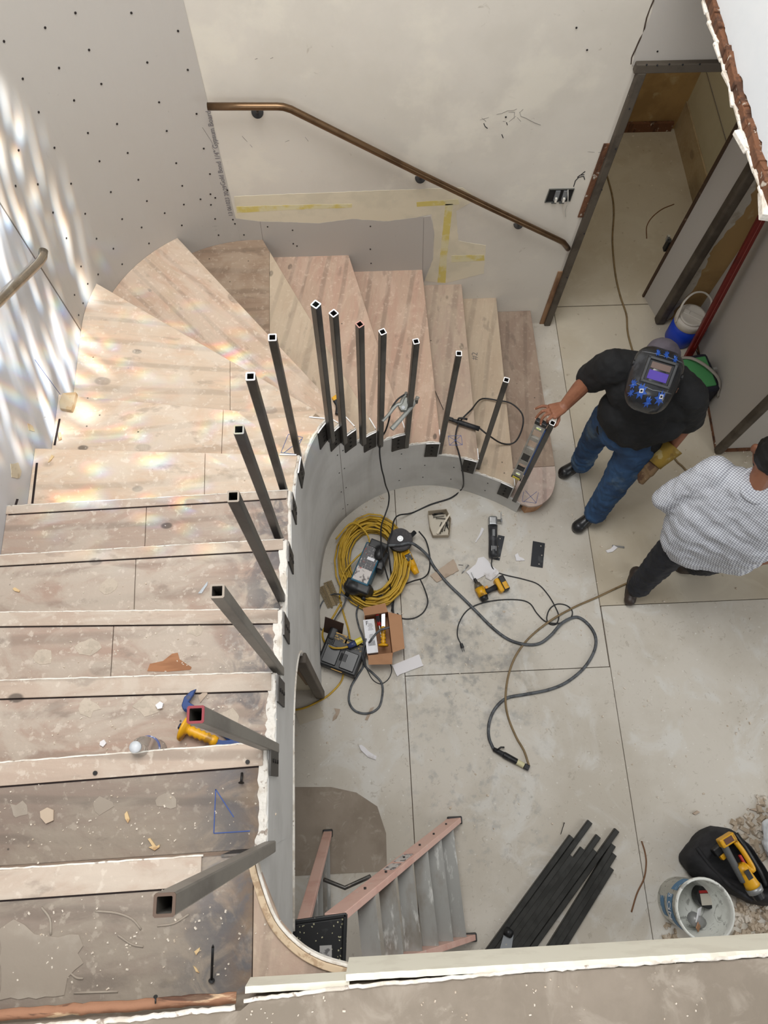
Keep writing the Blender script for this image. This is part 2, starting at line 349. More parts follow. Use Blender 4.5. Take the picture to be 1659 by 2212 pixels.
# grey board left of bare mud, cream mud band, yellow tape
wpoly('gypsum_panel', [(505, 470), (560, 478), (640, 480), (690, 482), (760, 472), (830, 478), (930, 466), (938, 500), (935, 560), (915, 610), (760, 640), (500, 640)], drywall, .0022, 3, .002)
wpoly('joint_mud_band', [(506, 424), (600, 420), (800, 412), (1000, 405), (1030, 430), (985, 455), (990, 520), (1050, 530), (1045, 590), (960, 612), (918, 606), (936, 556), (938, 500), (932, 462), (860, 478), (760, 476), (690, 486), (640, 480), (510, 478)], cream_mud, .0016, 4, .002)
for k, px in enumerate([[(511, 446), (600, 443), (700, 441), (760, 440), (760, 448), (640, 452), (512, 459)], [(900, 436), (990, 430), (992, 441), (900, 446)], [(962, 440), (978, 440), (965, 560), (962, 610), (945, 610), (952, 540)], [(975, 552), (1045, 550), (1046, 562), (975, 566)]]):
    wpoly('joint_tape', px, yellowtape, .0026, 7+k, .0015)
wpoly('gypsum_panel', [(1365, 140), (1372, 110), (1390, 70), (1410, 20), (1420, -40), (1700, -40), (1640, 130)], drywall, .003, 9, .003)
mb = MB(); pts = ragged([PY(x, y, BY) for x, y in ((1362, 138), (1369, 112), (1388, 72), (1404, 20), (1418, -20))], .004, .03, 2)
ribbon(mb, pts, .006, N, .0036); mb.build('open_joint', M('joint_dark', (70, 56, 46), rough=.9), wall_back)
for px in ([(562, 478), (568, 519)], [(915, 470), (913, 584)]):
    mb = MB(); ribbon(mb, [PY(x, y, BY) for x, y in px], .002, N, .0028); mb.build('panel_joint', M('joint_grey', (120, 112, 104), rough=.9), wall_back)
# pencil layout marks and marker ticks
mb = MB()
for px in ([(1030, 262), (1048, 256), (1095, 240), (1120, 234), (1126, 250), (1168, 270)], [(1034, 250), (1050, 262)], [(1090, 244), (1112, 242), (1110, 262), (1086, 262)], [(1112, 248), (1125, 262)], [(1095, 268), (1130, 236)],
           [(1265, 328), (1300, 329)], [(520, 290), (545, 318)], [(610, 310), (625, 303)], [(655, 290), (666, 305)], [(548, 130), (556, 126)], [(580, 130), (590, 124)]): ribbon(mb, ragged([PY(x, y, BY) for x, y in px], .003, .03, 1), .0018, N)
for p in mb.v: pass
tag(mb.build('pencil_mark', pencil, wall_back), kind='stuff')
mb = MB()
for px in ([(1045, 266), (1048, 273), (1053, 277)], [(1094, 264), (1096, 270)], [(1084, 290), (1087, 298)]): ribbon(mb, [PY(x, y, BY) for x, y in px], .004, N, .002)
tag(mb.build('marker_tick', inkm, wall_back), kind='stuff')
# reveal of the doorway, metal edge trims, exposed timber beside the left jamb
rv = MB(); rv.prism([(2.416, BY), (2.346, 3.62), (2.42, 3.64), (2.62, 3.60), (2.62, BY)], 0, 2.24); struct('trim_1', rv, drywall)
e = MB(); e.box((2.343, 3.622, 1.12), (.02, .02, 2.24)); struct('trim_2', e, M('brown_steel_edge', (84, 64, 50), [((150, 130, 110, .6), 40, .6, .7, O1, 'noise')], .5, .4))
d1 = thing('door_1', None, None); d1['kind'] = 'structure'
MB().box((DX0+.003, BY-.006, 1.09), (.05, .05, 2.18)).build('left_jamb', frame_m, d1, bevel=.008)
MB().box((1.97, BY-.006, DZ+.02), (.98, .05, .052)).build('header', frame_m, d1, bevel=.006)
MB().box((2.425, BY-.018, 1.09), (.075, .075, 2.18)).build('right_jamb', frame_m, d1, bevel=.02, seg=4)
mb = MB()
for x, y in ((1397, 140), (1420, 141), (1446, 139), (1475, 140), (1512, 139), (1360, 235), (1330, 322), (1300, 410), (1262, 505), (1225, 600)): mb.sph(PY(x, y, BY-.032), .005, n=6, m=4)
tag(mb.build('screw_hole', inkm, d1), kind='stuff')
for za, zb, nm in ((0, .62, 'timber_stud'), (1.15, 1.72, 'timber_stud')):
    MB().box((DX0-.037, BY-.002, (za+zb)/2), (.036, .012, zb-za)).build(nm, dark_brown if za else M('bare_stud', (150, 116, 84), [((96, 62, 42, .7), 12, .45, .6, (1, 1, .2), 'noise')], .8), wall_back)
# switch box sunk in the wall, drawn as an opening with its devices
SW = [PY(x, y, BY) for x, y in ((1187, 408), (1240, 407), (1231, 433), (1177, 436))]
sb = thing('switch_box', 'open metal switch box with two bare switches in the cream wall', 'switch', Matrix.Translation((SW[0]+SW[2])/2))
def lc(o, v): return Vector(v)-o.location
so = [lc(sb, p) for p in SW]
m_ = MB(); slab_on(m_, so, N, .002); m_.build('box_opening', M('box_dark', (22, 20, 20), rough=.8), sb)
m_ = MB()
for a, b in zip(so, so[1:]+so[:1]): m_.box((a+b)/2+Vector((0, -.003, 0)), ((b-a).length+.004, .008, .004), ry=-math.atan2((b-a).z, (b-a).x))
m_.build('metal_rim', M('zinc', (130, 132, 130), rough=.4, metal=.8), sb)
for x0 in (1202, 1219):
    q = lc(sb, PY(x0, 422, BY)); s_ = MB(); s_.box(q+Vector((0, -.006, .006)), (.028, .012, .075)); so_ = s_.build('switch', M('switch_grey', (120, 122, 124), rough=.5), sb)
    s_ = MB(); s_.box(q+Vector((-.002, -.016, -.02)), (.012, .018, .03)); s_.build('toggle', M('toggle_white', (225, 222, 212), rough=.4), so_)
    s_ = MB(); s_.box(q+Vector((-.006, -.010, -.052)), (.03, .008, .007)); s_.build('mounting_ear', M('zinc', (0, 0, 0)), so_)
wr = MB(); wr.tube(spline([PY(1227, 410, BY-.01), PY(1227, 425, BY-.03), PY(1226, 440, BY-.03), PY(1221, 455, BY-.02), PY(1222, 468, BY-.015)]), .003, 6)
tag(wr.build('electrical_wire', M('wire_white', (200, 198, 190), rough=.5), None, True), 'loose white electrical wire dangling out of the open switch box', 'wire')
mb = MB(); ribbon(mb, [PY(x, y, BY) for x, y in ((1239, 403), (1243, 390), (1250, 383), (1257, 381), (1261, 381), (1263, 388))], .005, N, .002); ribbon(mb, [PY(x, y, BY) for x, y in ((1247, 383), (1253, 378), (1262, 377))], .005, N, .002); ribbon(mb, [PY(x, y, BY) for x, y in ((1255, 377), (1264, 370))], .005, N, .002); tag(mb.build('marker_arrow', inkm, wall_back), kind='stuff')

# corridor beyond the doorway
struct('wall_corridor_end', MB().box((2.1, 5.52, 1.4), (2.0, .2, 2.8)), tan_board)
ce = bpy.data.objects['wall_corridor_end']
MB().box((1.80, 5.415, 1.4), (.50, .012, 2.4)).build('pale_panel', M('faded_panel', (176, 168, 128), [((196, 192, 160, .7), 4, .5, .62, O1, 'noise')], .8), ce)
MB().box((2.05, 5.40, .045), (1.7, .03, .09)).build('floor_plate', dark_brown, ce)
MB().box((2.25, 5.38, .1), (.22, .02, .05)).build('timber_scrap', dark_brown, ce)
struct('wall_corridor_right', MB().box((3.05, 4.6, 1.4), (.2, 1.9, 2.8)), M('corridor_board', (200, 192, 166), [((186, 176, 146, .5), 2, .45, .65, O1, 'noise')], .8))
cr = bpy.data.objects['wall_corridor_right']
MB().box((2.944, 4.6, .14), (.014, 1.7, .28)).build('plywood_skirting', ply('skirting_ply', (190, 164, 122), (176, 146, 104), (200, 184, 150), 90, .3, 1.6), cr)
MB().box((2.948, 4.6, .62), (.005, 1.7, .005)).build('panel_joint', M('joint_grey', (0, 0, 0)), cr)
struct('wall_corridor_left', MB().box((1.35, 4.5, 1.4), (.1, 2.0, 2.8)), drywall)
struct('ceiling', MB().box((2.1, 4.52, 2.75), (2.2, 2.2, .1)), drywall)

# right-hand stub wall, its steel corner post, return wall
wr_ = MB(); wr_.prism([(2.70, BY+.2), (2.700, BY), (2.640, 2.235), (4.4, 2.235), (4.4, BY+.2)], 0, 2.62); wall_right = struct('wall_right', wr_, drywall)
MB().prism([(2.698, BY), (2.640, 2.235), (2.632, 2.227), (2.690, BY)], 0, .02).build('timber_plate', dark_brown, wall_right)
MB().box((3.5, 2.225, .012), (1.66, .02, .022)).build('timber_plate', dark_brown, wall_right)
e = MB(); e.box((2.652, 2.222, 1.31), (.062, .06, 2.62)); struct('trim_3', e, frame_m, bevel=.02, seg=4)
mb = MB(); slab_on(mb, [Vector((2.46, BY, 0)), Vector((2.70, BY, 0)), Vector((2.70, BY, 2.4)), Vector((2.46, BY, 2.4))], N, .003); mb.build('bare_tan_board', tan_board, wall_back)
pts = ragged([Vector((2.455, BY, .0)), Vector((2.455, BY, 2.4))], 0, .08)+ragged([Vector((2.555, BY, 2.4)), Vector((2.50, BY, 1.5)), Vector((2.56, BY, 1.2)), Vector((2.50, BY, .8)), Vector((2.55, BY, .4)), Vector((2.50, BY, 0))], .012, .03, 5)
for p in pts: p.y = BY
mb = MB(); slab_on(mb, pts, N, .006); mb.build('torn_paper_edge', M('torn_paper', (196, 190, 178), [((160, 146, 124, .6), 9, .5, .62, O1, 'noise')], .9, bump=(40, .6)), wall_back)
wb2 = MB(); wb2.box((2.58, BY+.1, 1.09), (.3, .2, 2.3)); wb2.build('door_side_panel', plaster, wall_back)

# curved corner and left wall
CC = Vector((-.63, 2.49)); CR = .905
def arcpts(a0, a1, n, R_=CR): return [(CC.x+R_*math.cos(a0+(a1-a0)*i/n), CC.y+R_*math.sin(a0+(a1-a0)*i/n)) for i in range(n+1)]
inner = arcpts(math.radians(95.6), PI, 28); outer = arcpts(PI, math.radians(95.6), 28, CR+.012)
cb = MB(); cb.prism(inner+outer, 0, 5.6); wall_corner = struct('wall_corner', cb, drywall)
for p in wall_corner.data.polygons: p.use_smooth = False
struct('wall_left', MB().box((-1.60, -.3, 2.8), (.13, 5.58, 5.6)), drywall_left)
wall_left = bpy.data.objects['wall_left']
MB().box((-1.534, 2.487, 3.2), (.004, .006, 4.6)).build('panel_joint', M('joint_grey', (0, 0, 0)), wall_left)
def corner_hit(x, y, R_=CR):
    d = ray(x, y); a = d.x*d.x+d.y*d.y; ox, oy = -CC.x, -CC.y
    b = 2*(ox*d.x+oy*d.y); c_ = ox*ox+oy*oy-R_*R_; t = (-b+math.sqrt(b*b-4*a*c_))/(2*a)
    return Vector((d.x*t, d.y*t, HC+d.z*t))
SCR = [(325,55),(567,55),(194,119),(769,133),(16,178),(384,215),(254,293),(636,269),(811,301),(97,340),(437,362),(319,433),(687,441),(849,491),(166,484),(505,535),(379,574),(720,565),(79,649),(234,638),(551,660),(880,641),(429,696),(761,704),(907,751),(162,796),(306,793),(597,776),(478,829),(787,802),(982,821),(909,838),(930,854),(66,803),(634,868),(866,860),(794,883),(911,884),(228,918),(367,923),(711,920),(527,946),(929,945),(1006,948),(1015,966),(611,982),(286,1029),(416,1031),(785,973),(944,1015),(643,1051),(489,1074),(527,1141),(349,1151),(423,1185),(378,1226),(321,1274),(358,1310),(339,1361)]
sm = MB(); scr_m = M('screw_head', (34, 30, 30), rough=.5)
for x, y in SCR:
    p = corner_hit(x/2, y/2)
    if p.y < 2.49: p = PX(x/2, y/2, -1.535); nn = Vector((1, 0, 0))
    else: nn = Vector((CC.x-p.x, CC.y-p.y, 0)).normalized()
    sm.cyl(p+nn*.0005, p+nn*.003, .0055, n=8)
tag(sm.build('screw_head', scr_m, wall_corner), kind='stuff')
sm = MB()
for x, y in ((1054,1013),(1156,978),(1264,993),(1267,1051),(1283,1061),(1600,976),(1600,1075),(1603,1136),(2490,118),(2536,214),(2840,220),(2185,504)):
    p = PY(x/2, y/2, BY); sm.cyl(p+N*.0025, p+N*.005, .005, n=8)
tag(sm.build('screw_head', scr_m, wall_back), kind='stuff')
# printing on the gypsum board running down the curved panel's edge
def tangent_text(name, s, pa, pb, size):
    a, b = corner_hit(*pa), corner_hit(*pb); x = (b-a).normalized(); nn = Vector((CC.x-a.x, CC.y-a.y, 0)).normalized(); y_ = nn.cross(x).normalized(); z_ = x.cross(y_)
    m4 = Matrix.Identity(4)
    for i, c in enumerate((x, y_, z_)):
        for j in range(3): m4[j][i] = c[j]
    m4.translation = a+z_*.002; return text(name, s, size, m4, greyink, wall_corner)
tangent_text('printed_lettering', 'Gold Bond 1/4" Gypsum Board', (487, 400), (472, 325), .040)
tangent_text('printed_lettering', '13 061023 20:29', (503, 466), (494, 424), .036)
mb = MB(); pts = spline([corner_hit(x, y) for x, y in ((437, 275), (448, 292), (458, 308), (459, 320), (465, 326))], 4)
for a, b in zip(pts[:-1], pts[1:]): mb.tube([a, b], .0012, 4)
tag(mb.build('scratch', pencil, wall_corner), kind='stuff')
mb = MB(); ribbon(mb, [PX(x, y, -1.535) for x, y in ((75, 777), (95, 805), (130, 852))], .003, (1, 0, 0)); mb.build('marker_line', blueink, wall_left)

# wall of the floor above on the right, its lower edge broken open
def edge_line(xo, za, amp, seed, step=.03): return ragged([Vector((1.2, za)), Vector((4.2, za))], amp, step, seed)
uw = MB(); low = ragged([(1.80, 2.93), (4.2, 2.93)], .012, .03, 11)
slab_on(uw, [Vector((1.452, p[0], p[1])) for p in low]+[Vector((1.452, 4.2, 5.6)), Vector((1.452, 1.80, 5.6))], (1, 0, 0), .10)
wall_upper = struct('wall_upper_right', uw, M('cool_white_wall', (226, 230, 234), [((212, 218, 224, .5), 1.2, .45, .65, O1, 'noise')], .8))  # cool white wall colour with faint mottling
bk = MB(); rn = random.Random(5)
y0 = 1.80
while y0 < 4.1:
    l_ = rn.uniform(.03, .08); bk.box((1.444+rn.uniform(0, .006), y0+l_/2, 2.912+rn.uniform(-.004, .004)), (.03, l_+.02, rn.uniform(.028, .042)), rz=rn.uniform(-.12, .12), rx=rn.uniform(-.2, .2)); y0 += l_
tag(bk.build('broken_lath', dark_brown, wall_upper, bevel=.003), kind='stuff')
bk = MB(); y0 = 1.78
while y0 < 4.1:
    l_ = rn.uniform(.03, .1); bk.box((1.432+rn.uniform(-.002, .004), y0+l_/2, 2.890+rn.uniform(-.003, .004)), (rn.uniform(.012, .018), l_+.01, .012), rz=rn.uniform(-.12, .12), rx=rn.uniform(-.1, .1)); y0 += l_
bk.box((1.425, 2.12, 2.885), (.03, .10, .02), rz=.2); bk.box((1.44, 1.83, 2.885), (.04, .12, .03), rz=-.2)
tag(bk.build('torn_plaster', mud, wall_upper, bevel=.003), kind='stuff')
struct('trim_4', MB().box((3.02, 2.6, 2.76), (2.76, 3.2, .2)).box((3.02, -1.0, 2.76), (2.76, 1.2, .05)), drywall)      # ceiling of the lower room
# landing the photograph is taken from, and the walls closing the lower room
struct('floor_landing', MB().prism([(-1.53, -.455), (-.318, -.452), (-.29, -.432), (-.07, -.415), (1.62, -.405), (1.62, -2.3), (-1.53, -2.3)], 2.74, 2.888), landing_m)
land = bpy.data.objects['floor_landing']
struct('wall_lower_left', MB().box((-1.98, -.3, 1.4), (.1, 5.6, 2.8)), drywall)
struct('wall_lower_far_right', MB().box((4.40, .2, 1.4), (.1, 6.6, 2.8)), drywall)
struct('wall_lower_near', MB().box((1.2, -3.15, 1.4), (6.4, .1, 2.8)), drywall)
# plaster band hanging under the landing's edge: cream face, torn white lip
def band(x0, x1, yf, z0, z1, name, mat, seed, amp=.004):
    top = ragged([(x0, z1), (x1, z1)], amp, .02, seed); bot = [(x1, z0), (x0, z0)]
    mb = MB(); slab_on(mb, [Vector((p[0], yf, p[1])) for p in list(top)+bot], (0, -1, 0), .014); return mb.build(name, mat, land)
band(-.075, 1.64, -.391, 2.715, 2.895, 'corner_bead', M('cream_bead', (224, 220, 204), [((208, 202, 186, .5), 8, .5, .62, O1, 'noise')], .7), 1, .003)
band(-.31, -.07, -.405, 2.80, 2.888, 'corner_bead', M('cream_bead', (0, 0, 0)), 2, .002)
lip = MB(); pts = ragged([(-.31, -.432, 2.89), (-.075, -.418, 2.892), (.30, -.407, 2.893), (.92, -.402, 2.893), (1.62, -.402, 2.893)], .0015, .012, 4)
lip.tube(pts, .0045, 6); lip.build('torn_lip', mud, land, True)
lip = MB(); lip.tube(ragged([(-1.4, -.472, 2.889), (-.9, -.460, 2.889), (-.6, -.456, 2.889), (-.33, -.444, 2.891)], .002, .012, 6), .006, 6); lip.build('torn_lip', mud, land, True)
tp = MB(); tp.tube(ragged([(-1.4, -.440, 2.874), (-.6, -.432, 2.876), (-.33, -.428, 2.878)], .002, .02, 8), .013, 6, flat=.4); tp.build('splintered_nosing', M('splintered_wood', (150, 108, 82), [((222, 192, 156, .9), 9, .52, .58, (.35, 2, 1), 'noise'), ((78, 52, 40, .9), 7, .54, .60, (.35, 2, 1), 'warp')], .8, bump=(40, .6)), land, True)

# ================= STAIR =================
INC = [(-.318, -.14), (-.316, .3), (-.316, .8), (-.318, 1.25), (-.305, 1.42), (-.275, 1.58), (-.225, 1.70), (-.15, 1.80), (-.05, 1.885), (.05, 1.95), (.16, 2.0), (.27, 2.035), (.40, 2.052), (.52, 2.05), (.64, 2.03), (.76, 1.995), (.88, 1.945), (1.00, 1.885), (1.11, 1.815)]
inc = [Vector((p.x, p.y)) for p in spline([(a, b, 0) for a, b in INC], 6)]
cum = [0]
for a, b in zip(inc[:-1], inc[1:]): cum.append(cum[-1]+(b-a).length)
def s_of(p):                                # arc length of the curve point nearest p
    i = min(range(len(inc)), key=lambda k: (inc[k]-Vector(p)).length); return cum[i]
def at_s(s):
    s = max(0, min(cum[-1], s))
    for i in range(len(inc)-1):
        if cum[i+1] >= s:
            t = (s-cum[i])/(cum[i+1]-cum[i]+1e-9); p = inc[i].lerp(inc[i+1], t); d = (inc[i+1]-inc[i]).normalized(); return p, d, Vector((d.y, -d.x))
    return inc[-1], (inc[-1]-inc[-2]).normalized(), Vector(((inc[-1]-inc[-2]).normalized().y, -(inc[-1]-inc[-2]).normalized().x))
IN = {2: (1.04, 1.855), 3: (.79, 1.985), 4: (.515, 2.05), 5: (.285, 2.038), 6: (.115, 1.975), 7: (-.01, 1.91), 8: (-.10, 1.845), 9: (-.165, 1.785), 10: (-.295, 1.515), 11: (-.318, 1.235), 12: (-.316, .955), 13: (-.316, .675), 14: (-.316, .402), 15: (-.316, .125), 16: (-.318, -.14)}
IN = {k: tuple(at_s(s_of(v))[0]) for k, v in IN.items()}
OUT = {1: (1.362, BY), 2: (1.069, BY), 3: (.789, BY), 4: (.492, BY), 5: (-.019, BY), 6: (-.576, BY), 7: (-1.08, 3.275), 8: (-1.48, 2.812), 9: (-1.535, 1.98), 10: (-1.535, 1.59), 11: (-1.535, 1.225), 12: (-1.535, .943), 13: (-1.535, .675), 14: (-1.535, .40), 15: (-1.535, .115), 16: (-1.535, -.155), 17: (-1.535, -.425)}
stair = thing('staircase', 'curved staircase of rough plywood treads winding up round a grey drywall well', 'staircase')
def outer_path(a, b):
    """boundary points strictly between outer points a and b going up the stair"""
    pts = []
    if b == 7: pts = arcpts(math.radians(92), math.radians(120), 6)
    if b == 8: pts = arcpts(math.radians(121), math.radians(158), 8)
    if b == 9: pts = arcpts(math.radians(160), math.radians(180), 6)
    return pts
def inner_path(a, b):
    sa, sb_ = s_of(a), s_of(b); n = max(2, int(abs(sa-sb_)/.03)); return [tuple(at_s(sa+(sb_-sa)*i/n)[0]) for i in range(1, n)]
KIND = {2: 'drab', 3: 'tan', 4: 'pale', 5: 'pink', 6: 'pink', 7: 'tan', 8: 'fir45', 9: 'fir30', 10: 'orange', 11: 'orange', 12: 'dusty', 13: 'dusty', 14: 'dusty', 15: 'dusty2', 16: 'dusty2'}
# material per tread n (the tread whose nosing is line n)
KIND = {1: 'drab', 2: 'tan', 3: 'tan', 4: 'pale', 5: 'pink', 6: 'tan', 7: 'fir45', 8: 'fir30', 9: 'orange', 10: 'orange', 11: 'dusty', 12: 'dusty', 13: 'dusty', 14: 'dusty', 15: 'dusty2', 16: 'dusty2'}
KIND[4] = 'pink'; KIND[3] = 'pale'; KIND[5] = 'pink'
def clip(poly, a, b):                        # keep the part left of the line a->b
    out = []; a = Vector(a); b = Vector(b); d = b-a
    f = lambda p: d.x*(p[1]-a.y)-d.y*(p[0]-a.x)
    for i in range(len(poly)):
        p, q = poly[i], poly[(i+1) % len(poly)]; fp, fq = f(p), f(q)
        if fp >= 0: out.append(p)
        if fp*fq < 0: t = fp/(fp-fq); out.append((p[0]+(q[0]-p[0])*t, p[1]+(q[1]-p[1])*t))
    return out
SEAMS = {16: [((Vector((-.318, -.9)), Vector((-.318, .4))), 'pale', 'dusty2')], 1: [((P(1100, 1012, .17).xy, P(1210, 1006, .17).xy), 'bull', 'drab')], 6: [(((P(582, 545, 1.02)).xy, (P(582, 700, 1.02)).xy), 'brown', 'tan')], 8: [((P(497, 780, 1.36).xy, P(497, 895, 1.36).xy), 'fir30', 'orange')],
         11: [((P(316, 1100, 1.87).xy, P(312, 1190, 1.87).xy), 'dusty', 'dusty')], 10: [((P(443, 980, 1.7).xy, P(441, 1090, 1.7).xy), 'orange', 'orange')], 12: [((P(293, 1215, 2.04).xy, P(290, 1300, 2.04).xy), 'dusty', 'dusty')],
         9: [((P(482, 892, 1.53).xy, P(478, 985, 1.53).xy), 'orange', 'orange')], 13: [((P(246, 1340, 2.21).xy, P(240, 1440, 2.21).xy), 'dusty', 'dusty')]}
TREAD = {}
for n in range(1, 17):
    z = RISE*n; o0 = OUT[n]; o1 = OUT[n+1]
    if n == 1:
        i1 = IN[2]; bull = [(p.x, p.y) for p in spline([(1.362, 3.35, 0), (1.368, 2.7, 0), (1.378, 2.1, 0), (1.368, 1.97, 0), (1.325, 1.86, 0), (1.25, 1.795, 0), (1.17, 1.78, 0), (1.11, 1.80, 0)], 5)]
        poly = [o1]+[o0]+bull+[i1]
    elif n == 16:
        i0 = IN[16]; poly = [o0, OUT[17], (-1.535, -.46), (-.31, -.46), (-.07, -.44), (-.074, -.412), (-.138, -.392), (-.196, -.358), (-.25, -.30), (-.285, -.22)]+[i0]
    else:
        i0, i1 = IN[n], IN[n+1]; poly = [o0]+outer_path(n, n+1)+[o1]
        d = (Vector(o1)-Vector(i1)).normalized(); back = Vector((-d.y, d.x))     # run a little under the next riser
        poly += [i1]+inner_path(i1, i0)+[i0]
    TREAD[n] = poly
    pieces = []
    if n in SEAMS:
        (sa, sb_), ka, kb = SEAMS[n][0]; pieces = [(clip(poly, sb_, sa), ka), (clip(poly, sa, sb_), kb)]
    else: pieces = [(poly, KIND[n])]
    for pl, kd in pieces:
        c_ = sum((Vector(q) for q in pl), Vector((0, 0)))/len(pl)
        if len(pieces) > 1: pl = [tuple(Vector(q)+(c_-Vector(q)).normalized()*.0012) for q in pl]
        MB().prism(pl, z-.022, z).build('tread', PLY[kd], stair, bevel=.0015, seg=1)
    # riser under this nosing
    if n > 1:
        a, b = Vector(OUT[n]), Vector(IN[n]); d = (b-a).normalized(); nn = Vector((-d.y, d.x))
        if nn.dot(Vector(at_s(s_of(IN[n]))[1])) > 0: nn = -nn
        q = [a, b, b+nn*.018, a+nn*.018]; MB().prism([tuple(v) for v in q], RISE*(n-1), z-.022).build('riser', PLY['drab'], stair)
# timber nosing strips laid along the lower flight's treads
for n, wd in ((11, .036), (12, .043), (13, .050), (14, .057), (15, .064), (16, .070)):
    a, b = Vector(OUT[n]), Vector(IN[n]); z = RISE*n
    if n == 16: b = Vector((-.45, b.y+.0))
    mb = MB(); mb.prism([(a.x, a.y), (b.x-.004, b.y), (b.x-.004, b.y-wd), (a.x, a.y-wd)], z+.0005, z+.007); mb.build('nosing_strip', strip_m, stair, bevel=.001, seg=1)
    mb = MB(); mb.box(((a.x+b.x)/2, (a.y+b.y)/2-wd-.0025, z+.0008), (b.x-a.x-.02, .004, .0012), rz=math.atan2(b.y-a.y, b.x-a.x)); mb.build('nosing_gap', M('gap_dark', (32, 20, 18), rough=.9), stair)
    mb = MB(); pts = ragged([(a.x, a.y+.002, z+.004), (b.x, b.y+.002, z+.004)], .0012, .02, n); mb.tube(pts, .0028, 5); mb.build('mud_ridge', mud, stair, True)
# bullnose front under the first tread
bl = MB(); pr = [(p[0], p[1]) for p in TREAD[1] if p[0] > 1.05]
cpts = spline([(1.350, 3.35, 0), (1.365, 2.1, 0), (1.35, 1.97, 0), (1.31, 1.87, 0), (1.24, 1.81, 0), (1.16, 1.797, 0)], 6)
outl = [(p.x, p.y) for p in cpts]; bl.prism([(1.3, 3.38)]+outl+[(1.14, 1.83), (1.2, 1.9), (1.28, 2.2)], 0, .148); bl.build('bullnose_riser', M('bent_plywood', (196, 150, 112), [((160, 112, 78, .6), 8, .5, .62, (1, 1, .3), 'noise')], .7), stair)
# drywall skin of the well: follows the inner curve, stepped top, arched opening to the store below
def tread_at(s):
    lv = 1
    for n in range(2, 17):
        if s <= s_of(IN[n])+1e-4: lv = n
    return lv
def head_z(x, y):                            # underside of the skin over the opening
    if y > .62: return 0
    t = (.62-y)/.45
    return 1.40+.44*math.sqrt(max(0, 1-(1-min(1, t))**2))
def skin(name, sa, sb_, topf, mat, off0, off1, step=.035, parent=stair, botf=None, fine=True):
    st = []; s = sa
    marks = sorted([s_of(IN[n]) for n in IN if sa < s_of(IN[n]) < sb_])+[sa, sb_]
    n_ = int((sb_-sa)/step); st = sorted(set([sa+(sb_-sa)*i/n_ for i in range(n_+1)]+marks)); mb = MB()
    for a, b in zip(st[:-1], st[1:]):
        if b-a < 1e-4: continue
        pa, _, na = at_s(a); pb, _, nb = at_s(b); lv = topf((a+b)/2)
        za0 = botf(*pa) if botf else 0; zb0 = botf(*pb) if botf else 0
        q = [pa+na*off0, pb+nb*off0, pb+nb*off1, pa+na*off1]
        vs = [(q[0].x, q[0].y, za0), (q[1].x, q[1].y, zb0), (q[2].x, q[2].y, zb0), (q[3].x, q[3].y, za0)]+[(v.x, v.y, lv) for v in q]
        mb.add(vs, [(3, 2, 1, 0), (4, 5, 6, 7), (0, 1, 5, 4), (1, 2, 6, 5), (2, 3, 7, 6), (3, 0, 4, 7)])
    return mb.build(name, mat, parent)
top = lambda s: RISE*tread_at(s)-.004
# the side the camera sees must lie toward the well: at_s normal (d.y,-d.x) points to the well for a curve run upward
skin('well_skin', 0, cum[-1], top, wellwall, 0, .013, botf=head_z)
skin('well_framing', 0, cum[-1], lambda s: RISE*tread_at(s)-.024, M('framing', (150, 130, 108), rough=.9), -.07, -.0005, botf=head_z)
# hood round the near corner above the opening
H = [Vector((p.x, p.y)) for p in spline([(-.318, -.14, 0), (-.300, -.205, 0), (-.262, -.295, 0), (-.205, -.355, 0), (-.145, -.390, 0), (-.074, -.412, 0)], 5)]
def hood(name, za, zb, o0, o1, mat, bev=0):
    mb = MB(); A = []; B = []
    for i, p in enumerate(H):
        d = (H[min(i+1, len(H)-1)]-H[max(i-1, 0)]).normalized(); nn = Vector((-d.y, d.x)); A.append(p+nn*o0); B.append(p+nn*o1)
    mb.prism([tuple(v) for v in A]+[tuple(v) for v in B[::-1]], za, zb); return mb.build(name, mat, stair, bevel=bev)
MB().box((-.3125, -.30, 2.27), (.013, .33, .86)).build('well_skin', wellwall, stair)
hood('plywood_edge', 2.70, 2.730, -.019, -.002, M('layered_ply_edge', (204, 182, 152), [((158, 128, 98, .7), 26, .5, .6, (1, 1, 6), 'noise')], .7), .002)
hood('plaster_edge', 2.70, 2.728, -.001, .007, mud, .002)
# torn white plaster along the tops of the skin, a length per tread
rn = random.Random(9)
for n in range(2, 16):
    sa, sb_ = s_of(IN[n+1]), s_of(IN[n]); z = RISE*n
    k = max(3, int(abs(sb_-sa)/.015)); pts = []
    for i in range(k+1):
        p, d, nn = at_s(sa+(sb_-sa)*i/k); q = p+nn*(.004+rn.uniform(-.003, .003)); pts.append((q.x, q.y, z-.001+rn.uniform(-.004, .002)))
    mb = MB(); mb.tube(pts, lambda t: .0075 if n > 7 else .0055, 6, flat=.8); mb.build('plaster_edge', mud, stair, True)
for (ya, yb, z) in ((.405, .67, 2.38),): pass
wd = MB(); p0, d0, n0 = at_s(0)
for n in (12, 13, 14, 15):                  # wide ragged plaster fillet beside the dusty treads
    a, b = s_of(IN[n+1])+.004, s_of(IN[n])-.004; k = 14; L_ = []; R_ = []
    for i in range(k+1):
        p, d, nn = at_s(a+(b-a)*i/k); L_.append(tuple(p-nn*(rn.uniform(.012, .024)))); R_.append(tuple(p+nn*.002))
    wd.prism(L_+R_[::-1], RISE*n, RISE*n+.003)
tag(wd.build('plaster_fillet', mud, stair), kind='stuff')
